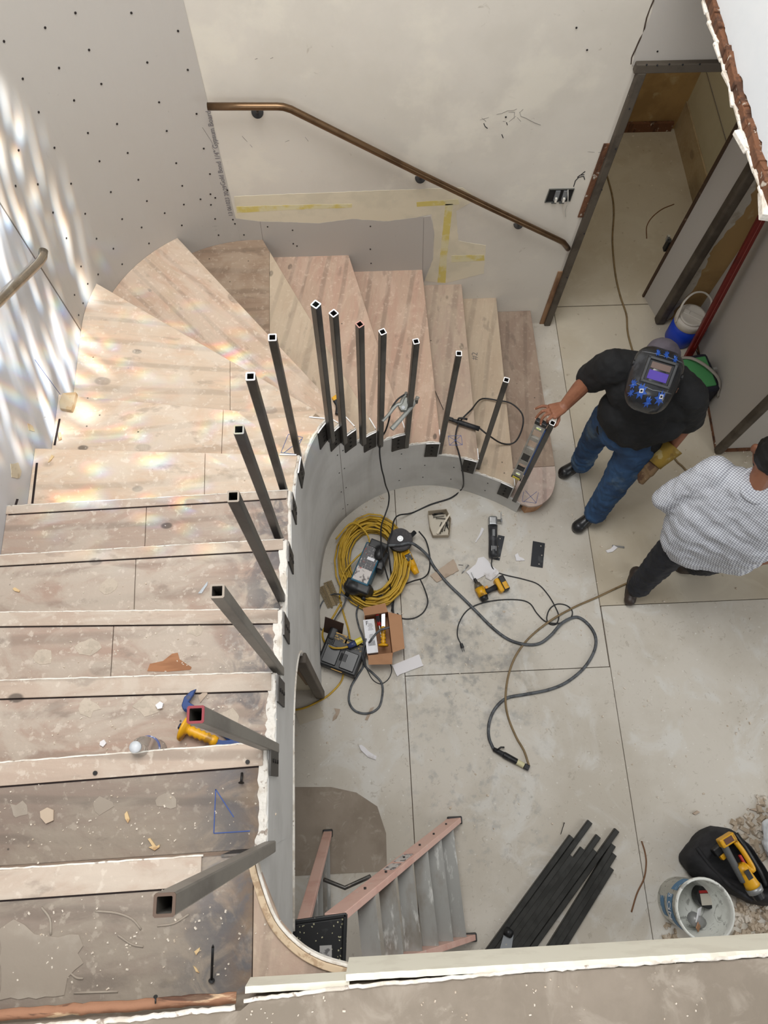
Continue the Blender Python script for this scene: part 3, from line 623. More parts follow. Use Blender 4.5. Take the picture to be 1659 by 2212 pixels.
# bead with its slotted edge over the opening, then the leaning steel jamb of that opening
bd = MB(); pts = [Vector((-.303, y, head_z(0, y))) for y in (.62, .615, .605, .59, .57, .54, .50, .45, .40, .34, .27, .2, .1, 0, -.14)]+[Vector((-.304, -.46, 1.84))]
bd.tube(pts, .006, 6); bd.build('corner_bead', mud, stair, True)
ld = thing('trim_5', None, None); ld['kind'] = 'structure'
MB().box((-.312, .595, .70), (.055, .052, 1.40)).build('steel_jamb', frame_m, ld, bevel=.006)
st_ = MB(); st_.box((-.9, .68, 1.0), (1.1, .1, 2.0)); struct('wall_store', st_, M('store_board', (206, 200, 180), [((186, 176, 150, .5), 3, .5, .65, O1, 'noise')], .8))
mb = MB()
for px in [[(745, 960), (750, 1080)]]: pass
for (x, y) in ((745, 950),):
    s0 = s_of((-.12, 1.82)); p, d, nn = at_s(s0); mb.box((p.x+nn.x*.0135, p.y+nn.y*.0135, .58), (.002, .002, 1.15))
mb.build('panel_joint', M('joint_grey', (0, 0, 0)), stair)
sm = MB()
for s_ in (.35, .75, 1.15):
    pass
for sy, zs in ((s_of((-.10, 1.845)), (.2, .5, .8, 1.05)), (s_of((-.14, 1.81)), (.2, .5, .8, 1.05)), (s_of((.27, 2.035)), (.15, .35, .58)), (s_of((.45, 2.05)), (.15, .35)), (s_of((.64, 2.03)), (.15, .35)), (s_of((.88, 1.945)), (.12, .25))):
    for zz in zs:
        p, d, nn = at_s(sy); q = Vector((p.x, p.y, zz))+Vector((nn.x, nn.y, 0))*.0135; sm.cyl(q, q+Vector((nn.x, nn.y, 0))*.002, .005, n=6)
tag(sm.build('screw_head', scr_m, stair), kind='stuff')
# pencilled boxes on the treads where posts go
def marks(name, polys, z, mat, wd_=.0025):
    mb = MB()
    for pl in polys: ribbon(mb, [P(x, y, z) for x, y in pl], wd_, (0, 0, 1), .0014)
    return tag(mb.build(name, mat, stair), kind='stuff')
marks('layout_mark', [[(623, 938), (607, 978), (636, 981), (654, 945), (623, 938)], [(614, 978), (652, 948)]], 1.53, blueink)
marks('layout_mark', [[(968, 942), (996, 941), (999, 961), (971, 962), (968, 942), (999, 961)], [(971, 962), (996, 941)]], .68, blueink)
marks('layout_mark', [[(1131, 1062), (1128, 1083), (1158, 1087), (1163, 1064)], [(1135, 1060), (1158, 1086)], [(1131, 1084), (1160, 1062)]], .17, blueink)
marks('layout_mark', [[(466, 1705), (462, 1800)], [(466, 1705), (505, 1765)], [(462, 1800), (540, 1795)]], 2.55, blueink, .003)
t4 = Matrix.Translation(P(1030, 778, .34)+Vector((0, 0, .0006))) @ Matrix.Rotation(math.radians(80), 4, 'Z'); text('pencilled_lettering', '#2', .06, t4, pencil, stair)

# ================= POSTS =================
BASE = [((582, 1830), (355, 1954)), ((591, 1616), (420.7, 1548)), ((603, 1449), (471, 1275.5)), ((607.6, 1292), (499.6, 1074.6)), ((605, 1169), (523.6, 925)), ((618, 1075), (545.6, 812)), ((645, 986), (587, 729)), ((716, 949), (679.5, 658)), ((743, 952), (718, 677)), ((784, 954), (775, 700)), ((821, 959), (826, 716)), ((877, 961), (898, 737)), ((949, 977), (987, 763)), ((1032, 1010), (1093.5, 820)), ((1113, 1078), (1193, 913))]
def proj(v):
    v = Vector(v)-Vector((0, 0, HC)); a = v.dot(FW); return 829.5+FPX*v.dot(RX)/a, 1106-FPX*v.dot(UP)/a
WHICH = ['nearest steel post, its open rusty top leaning largest at the lower left', 'second steel post from the camera, red-rimmed open top above the chisel', 'third steel post from the camera, above a plaster-dusted tread', 'fourth steel post from the camera on the straight flight', 'fifth steel post from the camera, on the sunlit treads', 'sixth steel post from the camera, where the straight flight begins to wind', 'steel post alone on the sunlit winder, its end ground bright and square on',
 'tall steel post with bright diamond end, leftmost of the cluster on the winders', 'steel post with bright end, second from left in the winder cluster', 'steel post with a reddish dull end, middle of the winder cluster', 'steel post with bright end just left of the grey welding clamp', 'steel post gripped by the grey welding clamp', 'steel post with bright end beside the black electrode holder', 'steel post standing inside the loop of black cable', 'last steel post at the bottom step, held against the spirit level']
RIM = {0: M('rusty_cut', (92, 74, 62), rough=.7), 1: M('red_painted_cut', (124, 30, 40), rough=.5), 2: M('dull_cut', (138, 126, 112), rough=.5), 9: M('reddish_cut', (188, 140, 128), rough=.5), 3: M('dull_cut', (0, 0, 0)), 4: M('dull_cut', (0, 0, 0))}
POST = []
def hollow(mb, s, wl, z0, z1):
    o = s/2; i_ = o-wl; k = o*.18
    def sq(a, c_): return [(a, -a+c_), (a, a-c_), (a-c_, a), (-a+c_, a), (-a, a-c_), (-a, -a+c_), (-a+c_, -a), (a-c_, -a)]
    A = sq(o, k); B = sq(i_, k*.4); n = 8
    vs = [(x, y, z0) for x, y in A]+[(x, y, z1) for x, y in A]+[(x, y, z1) for x, y in B]+[(x, y, z0) for x, y in B]; fs = []
    for q in range(n):
        r_ = (q+1) % n; fs += [(q, r_, n+r_, n+q), (n+q, n+r_, 2*n+r_, 2*n+q), (2*n+q, 2*n+r_, 3*n+r_, 3*n+q), (3*n+q, 3*n+r_, r_, q)]
    mb.add(vs, fs)
for i, (b, t) in enumerate(BASE):
    n = 15-i; z = RISE*n; pb = P(*b, z); L_ = min(((Vector(proj(pb+Vector((0, 0, l/200))))-Vector(t)).length, l/200) for l in range(160, 260))[1]
    s0 = s_of(IN[n+1]); p_, d_, n_ = at_s(s0); rot = math.atan2(d_.y, d_.x)-PI/2
    if i < 7: rot = 0
    # stand the post just outside the skin
    ctr = Vector((p_.x, p_.y))+n_*(.013+.002); pos = Vector((pb.x, pb.y))
    m4 = Matrix.Translation((pb.x, pb.y, z-.02)) @ Matrix.Rotation(rot, 4, 'Z')
    t_ = thing('steel_post', WHICH[i], 'post', m4, 'steel balusters up the stair')
    mb = MB(); hollow(mb, .031, .0035, 0, L_+.02-.0015); mb.build('tube', steel if i > 2 else M('mill_steel', (132, 128, 121), [((96, 92, 88, .7), 6, .45, .62, (1, 1, .4), 'noise')], .5, .5), t_)
    mb = MB(); hollow(mb, .0312, .0046, L_+.02-.0015, L_+.02+.001); mb.build('cut_end', RIM.get(i, cut_steel), t_)
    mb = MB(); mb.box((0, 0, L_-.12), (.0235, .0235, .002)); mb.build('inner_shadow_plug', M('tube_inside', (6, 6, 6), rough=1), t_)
    # mounting plate on the well face, uphill of the post, and the small flange lying on the upper tread's nosing
    inv = m4.inverted(); k = 5; A = []; B = []
    for q in range(k+1):
        sa = s0-.008-.085*q/k; pp, dd, nn = at_s(sa); A.append(inv @ Vector((pp.x+nn.x*.014, pp.y+nn.y*.014, z))); B.append(inv @ Vector((pp.x+nn.x*.020, pp.y+nn.y*.020, z)))
    mb = MB(); mb.prism([(v.x, v.y) for v in A]+[(v.x, v.y) for v in B[::-1]], .005, RISE+.024); pl = mb.build('mounting_plate', steel_dark, t_)
    mb = MB()
    for zz in (.04, .09, .14):
        v = inv @ Vector((at_s(s0-.05)[0].x+at_s(s0-.05)[2].x*.020, at_s(s0-.05)[0].y+at_s(s0-.05)[2].y*.020, 0)); nn = at_s(s0-.05)[2]; nl = (inv.to_3x3() @ Vector((nn.x, nn.y, 0)))
        mb.cyl((v.x, v.y, zz), Vector((v.x, v.y, zz))+nl*.004, .007, n=6)
    tag(mb.build('bolt', steel_dark, pl), kind='stuff')
    mb = MB(); mb.prism([(v.x, v.y) for v in A]+[(v.x, v.y) for v in B[::-1]], RISE+.024, RISE+.0255); mb.build('plate_edge', cut_steel if i > 5 else steel, pl)
    o_, i0 = Vector(OUT[n+1]), Vector(IN[n+1]); dd = (o_-i0).normalized()
    a = inv @ Vector((i0.x+dd.x*.005, i0.y+dd.y*.005, z)); bb = inv @ Vector((i0.x+dd.x*.085, i0.y+dd.y*.085, z)); c_ = (a+bb)/2
    mb = MB(); mb.box((c_.x, c_.y, RISE/2+.02), ((bb-a).length, .005, RISE+.006), rz=math.atan2(bb.y-a.y, bb.x-a.x)); fl = mb.build('flange', steel_dark, t_)
    mb = MB(); mb.box((c_.x, c_.y, RISE+.0243), ((bb-a).length, .006, .0018), rz=math.atan2(bb.y-a.y, bb.x-a.x)); mb.build('flange_edge', cut_steel if i > 5 else steel, fl)
    POST.append((m4, pb, L_))

# ================= HANDRAILS =================
hr = thing('handrail', 'brown bronze handrail sloping down the cream back wall', 'handrail', Matrix.Translation(PY(610, 230, BY-.065)))
o_ = hr.location
pts = [PY(x, y, BY-.065)-o_ for x, y in ((448, 230), (520, 230), (598, 230))]+[PY(x, y, BY-.065)-o_ for x, y in ((612, 231), (628, 236))]+[PY(x, y, BY-.065)-o_ for x, y in ((905, 374), (1060, 449), (1206, 518))]+[PY(1216, 523, BY-.06)-o_, PY(1222, 530, BY-.04)-o_, PY(1227, 537, BY-.02)-o_]
MB().tube(pts, .019, 12).build('rail', bronze, hr, True)
for x, y in ((556, 238), (908, 380), (1120, 480)):
    q = PY(x, y+2, BY-.04)-o_; br = MB(); br.cyl(PY(x, y+4, BY)-o_, PY(x, y+4, BY-.008)-o_, .032, n=20); b_ = br.build('wall_rosette', steel_dark, hr, bevel=.002)
    br = MB(); br.tube([PY(x, y+4, BY-.005)-o_, PY(x, y+4, BY-.045)-o_, PY(x, y-2, BY-.066)-o_], .007, 8); br.build('bracket_arm', steel_dark, b_, True)
hl = thing('handrail', 'polished pale handrail on the sunlit left wall', 'handrail', Matrix.Translation(PX(60, 600, -1.47)))
o_ = hl.location
pts = [PX(x, y, -1.47)-o_ for x, y in ((94, 541), (92, 556), (84, 568), (40, 610), (0, 649), (-60, 706), (-140, 782))]
MB().tube(pts, .021, 12).build('rail', chrome, hl, True)
mb = MB(); q = PX(-30, 678, -1.47)-o_; mb.tube([q, q+Vector((-.02, 0, -.03)), q+Vector((-.064, 0, -.03))], .008, 8); mb.build('bracket_arm', chrome, hl, True)
# ================= THINGS =================
def path(px, z=.006, n=8):
    return spline([PY(p[0], p[1], p[3]) if len(p) > 3 else P(p[0], p[1], p[2] if len(p) > 2 else z) for p in px], n)
def cable(name, label, px, r, mat, z=None, parent=None, n=8, cat='cable'):
    mb = MB(); pts = path(px, r if z is None else z, n); mb.tube(pts, r, 8); o = mb.build(name, mat, parent, True)
    return tag(o, label, cat) if parent is None else o
def TF(a, b, z=0): return frame(P(a[0], a[1], z), P(b[0], b[1], z))
def span(a, b, z=0): return (P(a[0], a[1], z)-P(b[0], b[1], z)).length

# --- yellow extension cord coil
rn = random.Random(3); cen = P(803, 1218, 0); pts = []
ax, ay = Vector((.235, -.03, 0)), Vector((.02, .32, 0))
TURNS = 27
for k in range(TURNS*18):
    a = 2*PI*k/18; tu = k//18
    if k % 18 == 0: sc_ = .60+.46*rn.random()**.8; off = Vector((rn.uniform(-.025, .025), rn.uniform(-.03, .03), 0)); zz = .012+.09*rn.random(); sc0 = sc_ if k == 0 else sc1; off0 = off if k == 0 else off1; z0_ = zz if k == 0 else z1_; sc1 = sc_; off1 = off; z1_ = zz
    f = (k % 18)/18; s_ = sc0+(sc1-sc0)*f
    pts.append(cen+(off0*(1-f)+off1*f)+ax*math.cos(a)*s_+ay*math.sin(a)*s_+Vector((0, 0, z0_+(z1_-z0_)*f+.012*math.sin(3*a+tu))))
coil = thing('extension_cord', 'long yellow extension cord in a thick coil against the curved wall', 'cord', Matrix.Translation(cen))
MB().tube([p-cen for p in pts], .0062, 6).build('coil', yellowcord, coil, True)
lp = [P(760, 1130, .12), P(790, 1150, .13), P(797, 1180, .13), P(770, 1205, .12), P(742, 1240, .1), P(733, 1290, .06)]
MB().tube([p-cen for p in spline([P(725, 1165, .08)]+lp)], .0062, 6).build('loose_loop', yellowcord, coil, True)
for nm, px in (('cord_end', [(738, 1300), (718, 1335), (698, 1362), (700, 1384, .03), (716, 1398, .13), (735, 1400, .135), (752, 1397, .135)]), ('cord_end', [(733, 1290), (742, 1325), (752, 1358), (756, 1382, .09)]), ('cord_end', [(743, 1440, .02), (738, 1470), (715, 1497), (690, 1514), (655, 1530), (622, 1534), (590, 1530)])):
    MB().tube([p-cen for p in path(px, .007)], .0066, 8).build(nm, yellowcord, coil, True)
pl = thing('cord_connector', 'yellow and blue cord connector joined above the battery charger', 'connector', TF((752, 1397), (790, 1377), .14))
MB().cyl((0, 0, 0), (.06, 0, 0), .017, .02, 14).build('plug_body', M('blue_translucent', (50, 62, 100), rough=.35), pl, True)
MB().cyl((.055, 0, 0), (.10, 0, 0), .022, .020, 8).build('socket_body', M('bright_yellow', (222, 204, 60), rough=.45), pl)

# --- welding machine lying in the coil
wm = thing('welding_machine', 'small blue inverter welding machine lying in the yellow coil', 'welder', TF((775, 1278), (817, 1180), .0))
L_ = span((775, 1268), (817, 1182), .16); z0 = .10
MB().box((L_/2, 0, z0), (L_*.94, .125, .19)).build('case', M('teal_case', (34, 92, 116), [((60, 70, 74, .7), 14, .5, .62, O1, 'noise')], .45), wm, bevel=.008)
lab = MB().box((L_/2+.01, 0, z0+.0965), (L_*.80, .108, .002)).build('label_panel', M('machine_label', (92, 92, 94), [((150, 60, 48, .9), 22, .60, .64, (1, 2, 1), 'noise'), ((214, 212, 206, .9), 40, .60, .64, (1, 3, 1), 'noise')], .6), wm)
for k in range(7): MB().box((L_*.42+k*.017, -.004, z0+.0982), (.004, .07-.01*(k % 3), .0006)).build('printed_line', greyink, lab)
MB().box((L_*.62, -.012, z0+.0985), (.02, .05, .0008)).build('white_tag', white, lab)
MB().box((L_*.22, .0, z0+.098), (.09, .104, .0008)).build('warning_label', M('worn_label', (206, 200, 196), [((70, 60, 62, .8), 30, .52, .6, O1, 'noise'), ((190, 60, 46, .8), 12, .62, .66, O1, 'noise')], .7), lab)
fe = MB(); fe.box((-.01, 0, z0-.005), (.07, .17, .19)); fe.sph((-.02, .03, z0+.03), (.05, .07, .07)); fe.sph((.0, -.05, z0), (.05, .06, .08)); blob(fe, 'front_bumper', black, wm, .008, 5)
fe = MB(); fe.box((L_*.98, -.02, z0+.01), (.06, .12, .18)); fe.box((L_*.70, -.085, z0+.02), (.13, .05, .12)); fe.sph((L_*.8, -.05, z0+.10), (.05, .035, .03)); blob(fe, 'rear_bumper', black, wm, .008, 4)
MB().cyl((-.03, .05, z0), (-.075, .06, z0-.04), .018, .015, 12).build('output_socket', black, wm, True)
MB().cyl((-.03, -.055, z0), (-.08, -.06, z0-.04), .018, .015, 12).build('output_socket', black, wm, True)
st = MB(); st.tube(spline([(.0, -.09, .06), (.02, -.15, .05), (-.06, -.19, .04), (-.16, -.24, .02)]), .016, 4, flat=.25); st.build('shoulder_strap', black, wm)

# --- angle grinder
ag = thing('angle_grinder', 'yellow angle grinder with grey cutting disc resting on the cord coil', 'grinder', TF((864, 1168), (908, 1252), .10))
MB().cyl((0, 0, .035), (0, 0, .038), .078, n=40).build('cutting_disc', M('abrasive', (66, 64, 66), [((84, 80, 80, .6), 60, .5, .62, O1, 'noise')], .8), ag)
MB().cyl((0, 0, .038), (0, 0, .047), .022, n=20).cyl((0, 0, .047), (0, 0, .05), .012, n=12).build('disc_flange', silver, ag, bevel=.002)
gd = MB(); gd.prism([(.086*math.cos(a), .086*math.sin(a)) for a in [math.radians(-100+200*i/20) for i in range(21)]], -.008, .033); gd.build('wheel_guard', steel_dark, ag, bevel=.003)
MB().box((.045, 0, -.02), (.09, .06, .055)).build('gear_head', yellow, ag, bevel=.012)
bd_ = MB(); bd_.cyl((.08, 0, -.02), (.20, 0, -.02), .033, .028, 16); bd_.cyl((.20, 0, -.02), (.255, 0, -.02), .027, .020, 16); bd_.build('motor_body', yellow, ag, True)
MB().box((.135, .0, .010), (.05, .042, .008)).build('brand_plate', M('black_white_plate', (28, 28, 28), [((225, 225, 220, .9), 50, .54, .58, O1, 'noise')], .5), ag, bevel=.003)
MB().cyl((.02, .03, -.01), (-.015, .125, -.01), .017, .015, 14).build('side_handle', blackrub, ag, True)
MB().tube(path([(908, 1252, .1), (918, 1275, .05), (924, 1300, .01), (915, 1322), (895, 1335), (870, 1336), (858, 1325)], .006), .0045, 8).build('power_cord', blackrub, None, True)
pc = bpy.data.objects['power_cord']; pc.parent = ag; pc.matrix_parent_inverse = ag.matrix_world.inverted()

# --- electrode holder, ground clamp and their leads
cable('welding_lead', 'black welding lead looping over the lower treads down to the coil', [(1036, 925, .56), (1055, 940, .53), (1085, 958, .37), (1112, 955, .36), (1128, 925, .36), (1128, 895, .36), (1105, 872, .37), (1075, 865, .37), (1040, 862, .38), (1018, 885, .54), (998, 905, .55), (988, 922, .55), (984, 945, .54), (986, 962, .545), (990, 975, 0, 1.985), (996, 1000, 0, 1.955), (1001, 1035, 0, 1.93), (998, 1055, .02), (975, 1075, .012), (930, 1090, .008), (890, 1108, .008), (862, 1113, .1), (851, 1125, .13), (846, 1150, .17), (838, 1172, .17), (842, 1215, .12), (846, 1250, .03), (850, 1290, .02), (846, 1320, .02)], .0055, blackrub)
eh = thing('electrode_holder', 'black electrode holder lying across a tread beside a steel post', 'welding tool', TF((966, 904), (1034, 926), .545))
hb = MB(); hb.tube([(.0, 0, 0), (.05, 0, 0), (.07, 0, .002), (.08, 0, 0), (.17, 0, 0), (.225, 0, 0)], lambda t: .010+.007*min(1, t*1.6), 12); hb.build('handle', blackrub, eh, True)
MB().box((.015, .002, .004), (.05, .022, .018)).build('jaw', black, eh, bevel=.003)
MB().tube([(.07, .0, .012), (.075, .015, .026), (.10, .02, .034), (.13, .02, .036)], .0075, 8, flat=.7).build('lever', black, eh, True)
MB().cyl(P(958, 885, .56), P(940, 845, .53), .0022, n=6).build('welding_rod', steel_dark, None)
tag(bpy.data.objects['welding_rod'], 'thin bent dark welding rod held out from the electrode holder', 'rod')
zc12 = min(((abs(proj(POST[11][1]+Vector((0, 0, k/200)))[1]-873), .68+k/200) for k in range(10, 220)))[1]
gco = P(872, 880, zc12)
gc = thing('ground_clamp', 'grey metal spring clamp biting a steel post above the lead', 'clamp', Matrix.Translation(gco))
G = lambda px, dz=0: [P(x, y, zc12+dz)-gco for x, y in px]
zinc = M('dull_zinc', (150, 152, 148), rough=.45, metal=.5)
MB().tube(spline(G([(876, 852), (870, 863), (866, 872), (858, 874), (850, 882), (840, 895), (826, 910)], .012)), lambda t: .011-.003*abs(t-.4), 8, flat=.6, up=(0, 0, 1)).build('handle', zinc, gc, True)
MB().tube(spline(G([(903, 857), (896, 868), (887, 881), (870, 901), (858, 914), (846, 927)], -.012)), lambda t: .011+.004*t, 8, flat=.5, up=(0, 0, 1)).build('handle', zinc, gc, True)
pp_ = MB(); pp_.prism([tuple(v.xy) for v in G([(868, 858), (879, 861), (884, 872), (878, 888), (866, 888), (860, 878)])], -.016, .014); pp_.build('pivot_plate', zinc, gc, bevel=.003)
MB().cyl(G([(871, 880)], .014)[0], G([(871, 880)], .022)[0], .010, n=16).build('rivet', silver, gc)
for q_ in G([(877, 853), (900, 866)], .0): MB().cyl(q_+Vector((0, 0, -.02)), q_+Vector((0, 0, .022)), .009, n=10).build('jaw_bolt', steel, gc)
cable('clamp_lead', 'black cable hanging from the grey clamp to the floor coil', [(874, 852, zc12+.04), (858, 864, zc12+.03), (845, 884, zc12), (840, 908, zc12-.05), (833, 930, 1.0), (824, 948, .90), (820, 975, .82), (824, 1010, .66), (829, 1030, .55), (833, 1048, .42), (840, 1068, .26), (839, 1090, .18), (832, 1112, .17), (824, 1135, .18), (823, 1165, .22), (826, 1205, .24), (835, 1240, .14), (844, 1275, .05), (838, 1300, .03)], .005, blackrub)

# --- cables on the floor
cable('taped_cable', 'thick grey taped torch cable sweeping across the open floor', [(838, 1178, .16), (862, 1177, .155), (886, 1173, .15), (905, 1183, .1), (925, 1202, .03), (938, 1225), (965, 1258), (1000, 1292), (1030, 1322), (1065, 1357), (1100, 1382), (1135, 1392), (1165, 1390), (1190, 1372, .02), (1215, 1345, .024), (1245, 1333), (1270, 1348), (1286, 1375), (1284, 1405), (1262, 1442), (1225, 1473), (1185, 1490), (1135, 1500), (1095, 1508), (1070, 1530), (1057, 1560), (1056, 1592), (1066, 1618)], .0105, greyrub)
tch = thing('cable_torch', 'black and cream torch handle at the end of the grey cable', 'torch', TF((1066, 1618), (1143, 1660), .022))
Lt = span((1066, 1618), (1143, 1660), .022)
MB().cyl((0, 0, 0), (Lt*.30, 0, 0), .013, .017, 12).build('cable_boot', blackrub, tch, True)
MB().cyl((Lt*.28, 0, 0), (Lt*.66, 0, 0), .020, .019, 12).build('grip', black, tch, bevel=.003)
MB().cyl((Lt*.64, 0, 0), (Lt*.85, 0, 0), .017, .017, 12).build('cream_band', M('cream_tape', (206, 200, 160), rough=.7), tch)
MB().box((Lt*.93, 0, 0), (.032, .036, .030)).build('end_block', black, tch, bevel=.005)
MB().tube([(.02, 0, .01), (.035, .03, .012), (.055, .04, .01)], .006, 6).build('trigger', black, tch, True)
cable('air_hose', 'tan hose running from the corridor across the floor to the torch', [(1309, 372), (1322, 420), (1326, 460), (1323, 520), (1329, 590), (1340, 640), (1353, 680), (1358, 728), (1385, 810), (1425, 900), (1455, 985), (1480, 1014), (1520, 1070), (1510, 1150), (1440, 1222), (1345, 1264), (1290, 1290), (1240, 1312), (1190, 1340, .016), (1145, 1376), (1115, 1415), (1098, 1460), (1092, 1510, .03), (1098, 1550), (1115, 1592), (1132, 1622), (1143, 1655, .02)], .0072, M('tan_hose', (126, 106, 74), [((96, 80, 56, .6), 20, .5, .62, O1, 'noise')], .55))
cable('plastic_strip', 'curled brown strip lying on the corridor floor', [(1456, 441), (1430, 452), (1408, 470), (1397, 490), (1397, 515)], .004, M('brown_strip', (116, 80, 50), rough=.6), cat='strip')
cable('cord_loop', 'thin black cord looped below the cardboard box', [(846, 1300, .02), (850, 1330), (846, 1352, .13), (820, 1362, .16), (800, 1385, .16), (788, 1410, .10), (785, 1438, .01), (772, 1460), (758, 1485), (754, 1515), (768, 1536), (795, 1541), (818, 1528), (826, 1500), (824, 1475), (806, 1455), (790, 1440), (783, 1415, .10), (790, 1380, .17)], .0075, greyrub)
cable('thin_cord', 'thin black cord curling out from under the cardboard flaps', [(792, 1445), (805, 1468), (822, 1477), (838, 1468), (846, 1450), (843, 1432), (838, 1425)], .003, blackrub)
cable('left_cord', 'dark grey cord looping beside the yellow coil near the wall', [(782, 1300, .03), (760, 1296, .05), (735, 1284, .08), (712, 1286), (695, 1303), (686, 1335), (688, 1352), (700, 1363), (714, 1357), (725, 1335, .06), (742, 1308, .05), (750, 1282, .05)], .005, greyrub)
cable('box_cord', 'grey cord from the machine down past the cardboard box', [(776, 1303, .04), (770, 1325, .02), (775, 1352, .02), (785, 1380, .03), (786, 1410, .03), (790, 1440, .02)], .006, greyrub)
cable('wide_loop_cord', 'dark cord curving between the grinder and the cardboard box', [(905, 1148, .1), (920, 1168, .05), (928, 1200, .02), (927, 1232, .01), (915, 1248, .08), (890, 1256, .05), (865, 1268, .02), (852, 1290, .02), (848, 1330, .03)], .005, blackrub)

# --- cardboard box with hand tools
bx = thing('cardboard_box', 'open cardboard box of hand tools beside the yellow coil', 'box', TF((798, 1412), (846, 1405), 0))
tb = [P(x, y, .15) for x, y in ((788, 1330), (838, 1322), (848, 1410), (795, 1416))]; fb = [Vector((p.x, p.y, .0)) for p in tb]
inv = bx.matrix_world.inverted()
for a in range(4):
    b = (a+1) % 4; c_ = sum(tb, Vector())/4; q = [tb[a], tb[b], fb[b], fb[a]]
    nn = Vector(((tb[a]+tb[b])/2-c_)); nn.z = 0; nn.normalize(); mb = MB(); slab_on(mb, [inv @ v for v in q], inv.to_3x3() @ nn, .004); mb.build('side', card, bx)
mb = MB(); slab_on(mb, [inv @ v for v in fb], inv.to_3x3() @ Vector((0, 0, 1)), .004); mb.build('bottom', card, bx)
for px, z1 in (([(788, 1330), (838, 1322), (832, 1303), (783, 1314)], .15), ([(838, 1322), (848, 1410), (874, 1401), (867, 1329)], .13), ([(795, 1416), (848, 1410), (847, 1435), (796, 1436)], .13)):
    pts = [P(*px[0], .15), P(*px[1], .15), P(*px[2], z1), P(*px[3], z1)]; mb = MB(); slab_on(mb, [inv @ v for v in pts], (0, 0, 1), .004); mb.build('flap', card, bx)
pk = thing('white_carton', 'long white printed carton marked F inside the cardboard box', 'package', TF((805, 1411), (796, 1338), .15))
Lp = span((804, 1411), (795, 1338), .18); MB().box((Lp/2, 0, -.03), (Lp, span((786, 1340), (810, 1336), .18), .08)).build('carton', white, pk, bevel=.002)
mf = Matrix.Translation((Lp*.99, .022, .0105)) @ Matrix.Rotation(-PI/2, 4, 'Z') @ Matrix.Translation((0, -.035, 0)); text('lettering', 'F', .038, mf, inkm, pk)
for k in range(12): MB().box((Lp*(.36 if k > 5 else .68)+(k % 6)*.008, -.006, .0105), (.0025, .035-.006*(k % 3), .0006)).build('printed_line', greyink, pk)
for k in range(9): MB().box((Lp*.28, -.022+k*.005, .0105), (.03, .002 if k % 2 else .003, .0006)).build('barcode_bar', inkm, pk)
ch = thing('hand_chisel', 'masonry chisel with ribbed yellow hand guard in the box', 'chisel', TF((828, 1396), (828, 1320), .12))
mb = MB(); prof = [(.001, 0), (.032, .0), (.034, .01), (.016, .018)]
for k in range(5): prof += [(.012, .022+k*.022), (.019, .031+k*.022), (.012, .04+k*.022)]
mb.lathe(prof+[(.001, .135)], 20, Matrix.Rotation(PI/2, 4, 'Y')); mb.build('guard_grip', yellow, ch, True)
MB().box((.20, 0, 0), (.16, .026, .010)).build('blade', silver, ch, bevel=.002)
sd = thing('screwdriver', 'screwdriver with red and black handle standing in the box', 'screwdriver', TF((818, 1345), (814, 1324), .12))
MB().cyl((-.02, 0, 0), (.06, 0, 0), .014, .012, 10).build('handle', red, sd, True); MB().cyl((.0, 0, .0), (.045, 0, .002), .0145, .0145, 6).build('grip', blackrub, sd)
MB().cyl((-.12, 0, -.02), (-.01, 0, 0), .004, n=8).build('shaft', silver, sd)

# --- battery charger
cg = thing('battery_charger', 'black twin battery charger with yellow labels by the curved wall', 'charger', TF((693, 1418), (778, 1450), 0))
Wc = span((695, 1420), (778, 1452), .1)
MB().box((Wc/2, .05, .05), (Wc, .22, .10)).build('case', black, cg, bevel=.012)
for k in (0, 1):
    MB().box((Wc*(.27+.46*k), .02, .105), (Wc*.36, .12, .016)).build('battery_dock', M('dock_black', (16, 18, 20), rough=.35), cg, bevel=.004)
for k in range(12): MB().box((Wc*(.04+.035*(k % 6)) if k < 6 else Wc*(.50+.03*(k % 6)), .10 if k < 6 else .03, .113 if k > 5 else .101), (.004, .05, .003)).build('vent_slot', M('slot', (5, 5, 5), rough=1), cg)
lb = MB().box((Wc*.30, .145, .101), (Wc*.42, .05, .0015)).build('label_panel', M('charger_label', (40, 38, 30), [((206, 160, 50, .9), 35, .54, .6, (1, 3, 1), 'noise')], .5), cg)
MB().box((Wc*.28, .166, .1022), (Wc*.38, .004, .001)).build('label_stripe', yellow, lb); MB().box((Wc*.72, .125, .101), (Wc*.5, .045, .0015)).build('label_panel', M('charger_label', (0, 0, 0)), cg)
lb2 = MB().box((Wc*.52, -.061, .085), (.075, .003, .022)).build('front_label', yellow, cg)
MB().box((.03, .155, .06), (.06, .10, .09)).build('cord_hump', black, cg, bevel=.02, seg=4)
MB().box((.02, .19, .10), (.13, .004, .20), rx=-.3).build('brown_card', M('dark_card', (72, 52, 42), rough=.9), cg)

# --- strips of collated nails
def nails(a, b, label):
    t_ = thing('nail_strip', label, 'nails', TF(a, b, 0)); L_ = span(a, b); k = int(L_/.0095)
    for q in range(k): MB().cyl((q*.0095, -.03, .012), (q*.0095, .03, .009), .0036, n=5).build('nail', M('collated_nail', (146, 128, 96), rough=.5, metal=.3), t_)
    MB().box((L_/2, 0, .014), (L_, .012, .002)).build('paper_strip', M('nail_paper', (120, 104, 76), rough=.9), t_)
nails((696, 1268), (718, 1314), 'strip of brass-toned collated nails, nearest the curved wall'); nails((708, 1258), (728, 1308), 'strip of brass-toned collated nails, against the yellow coil')

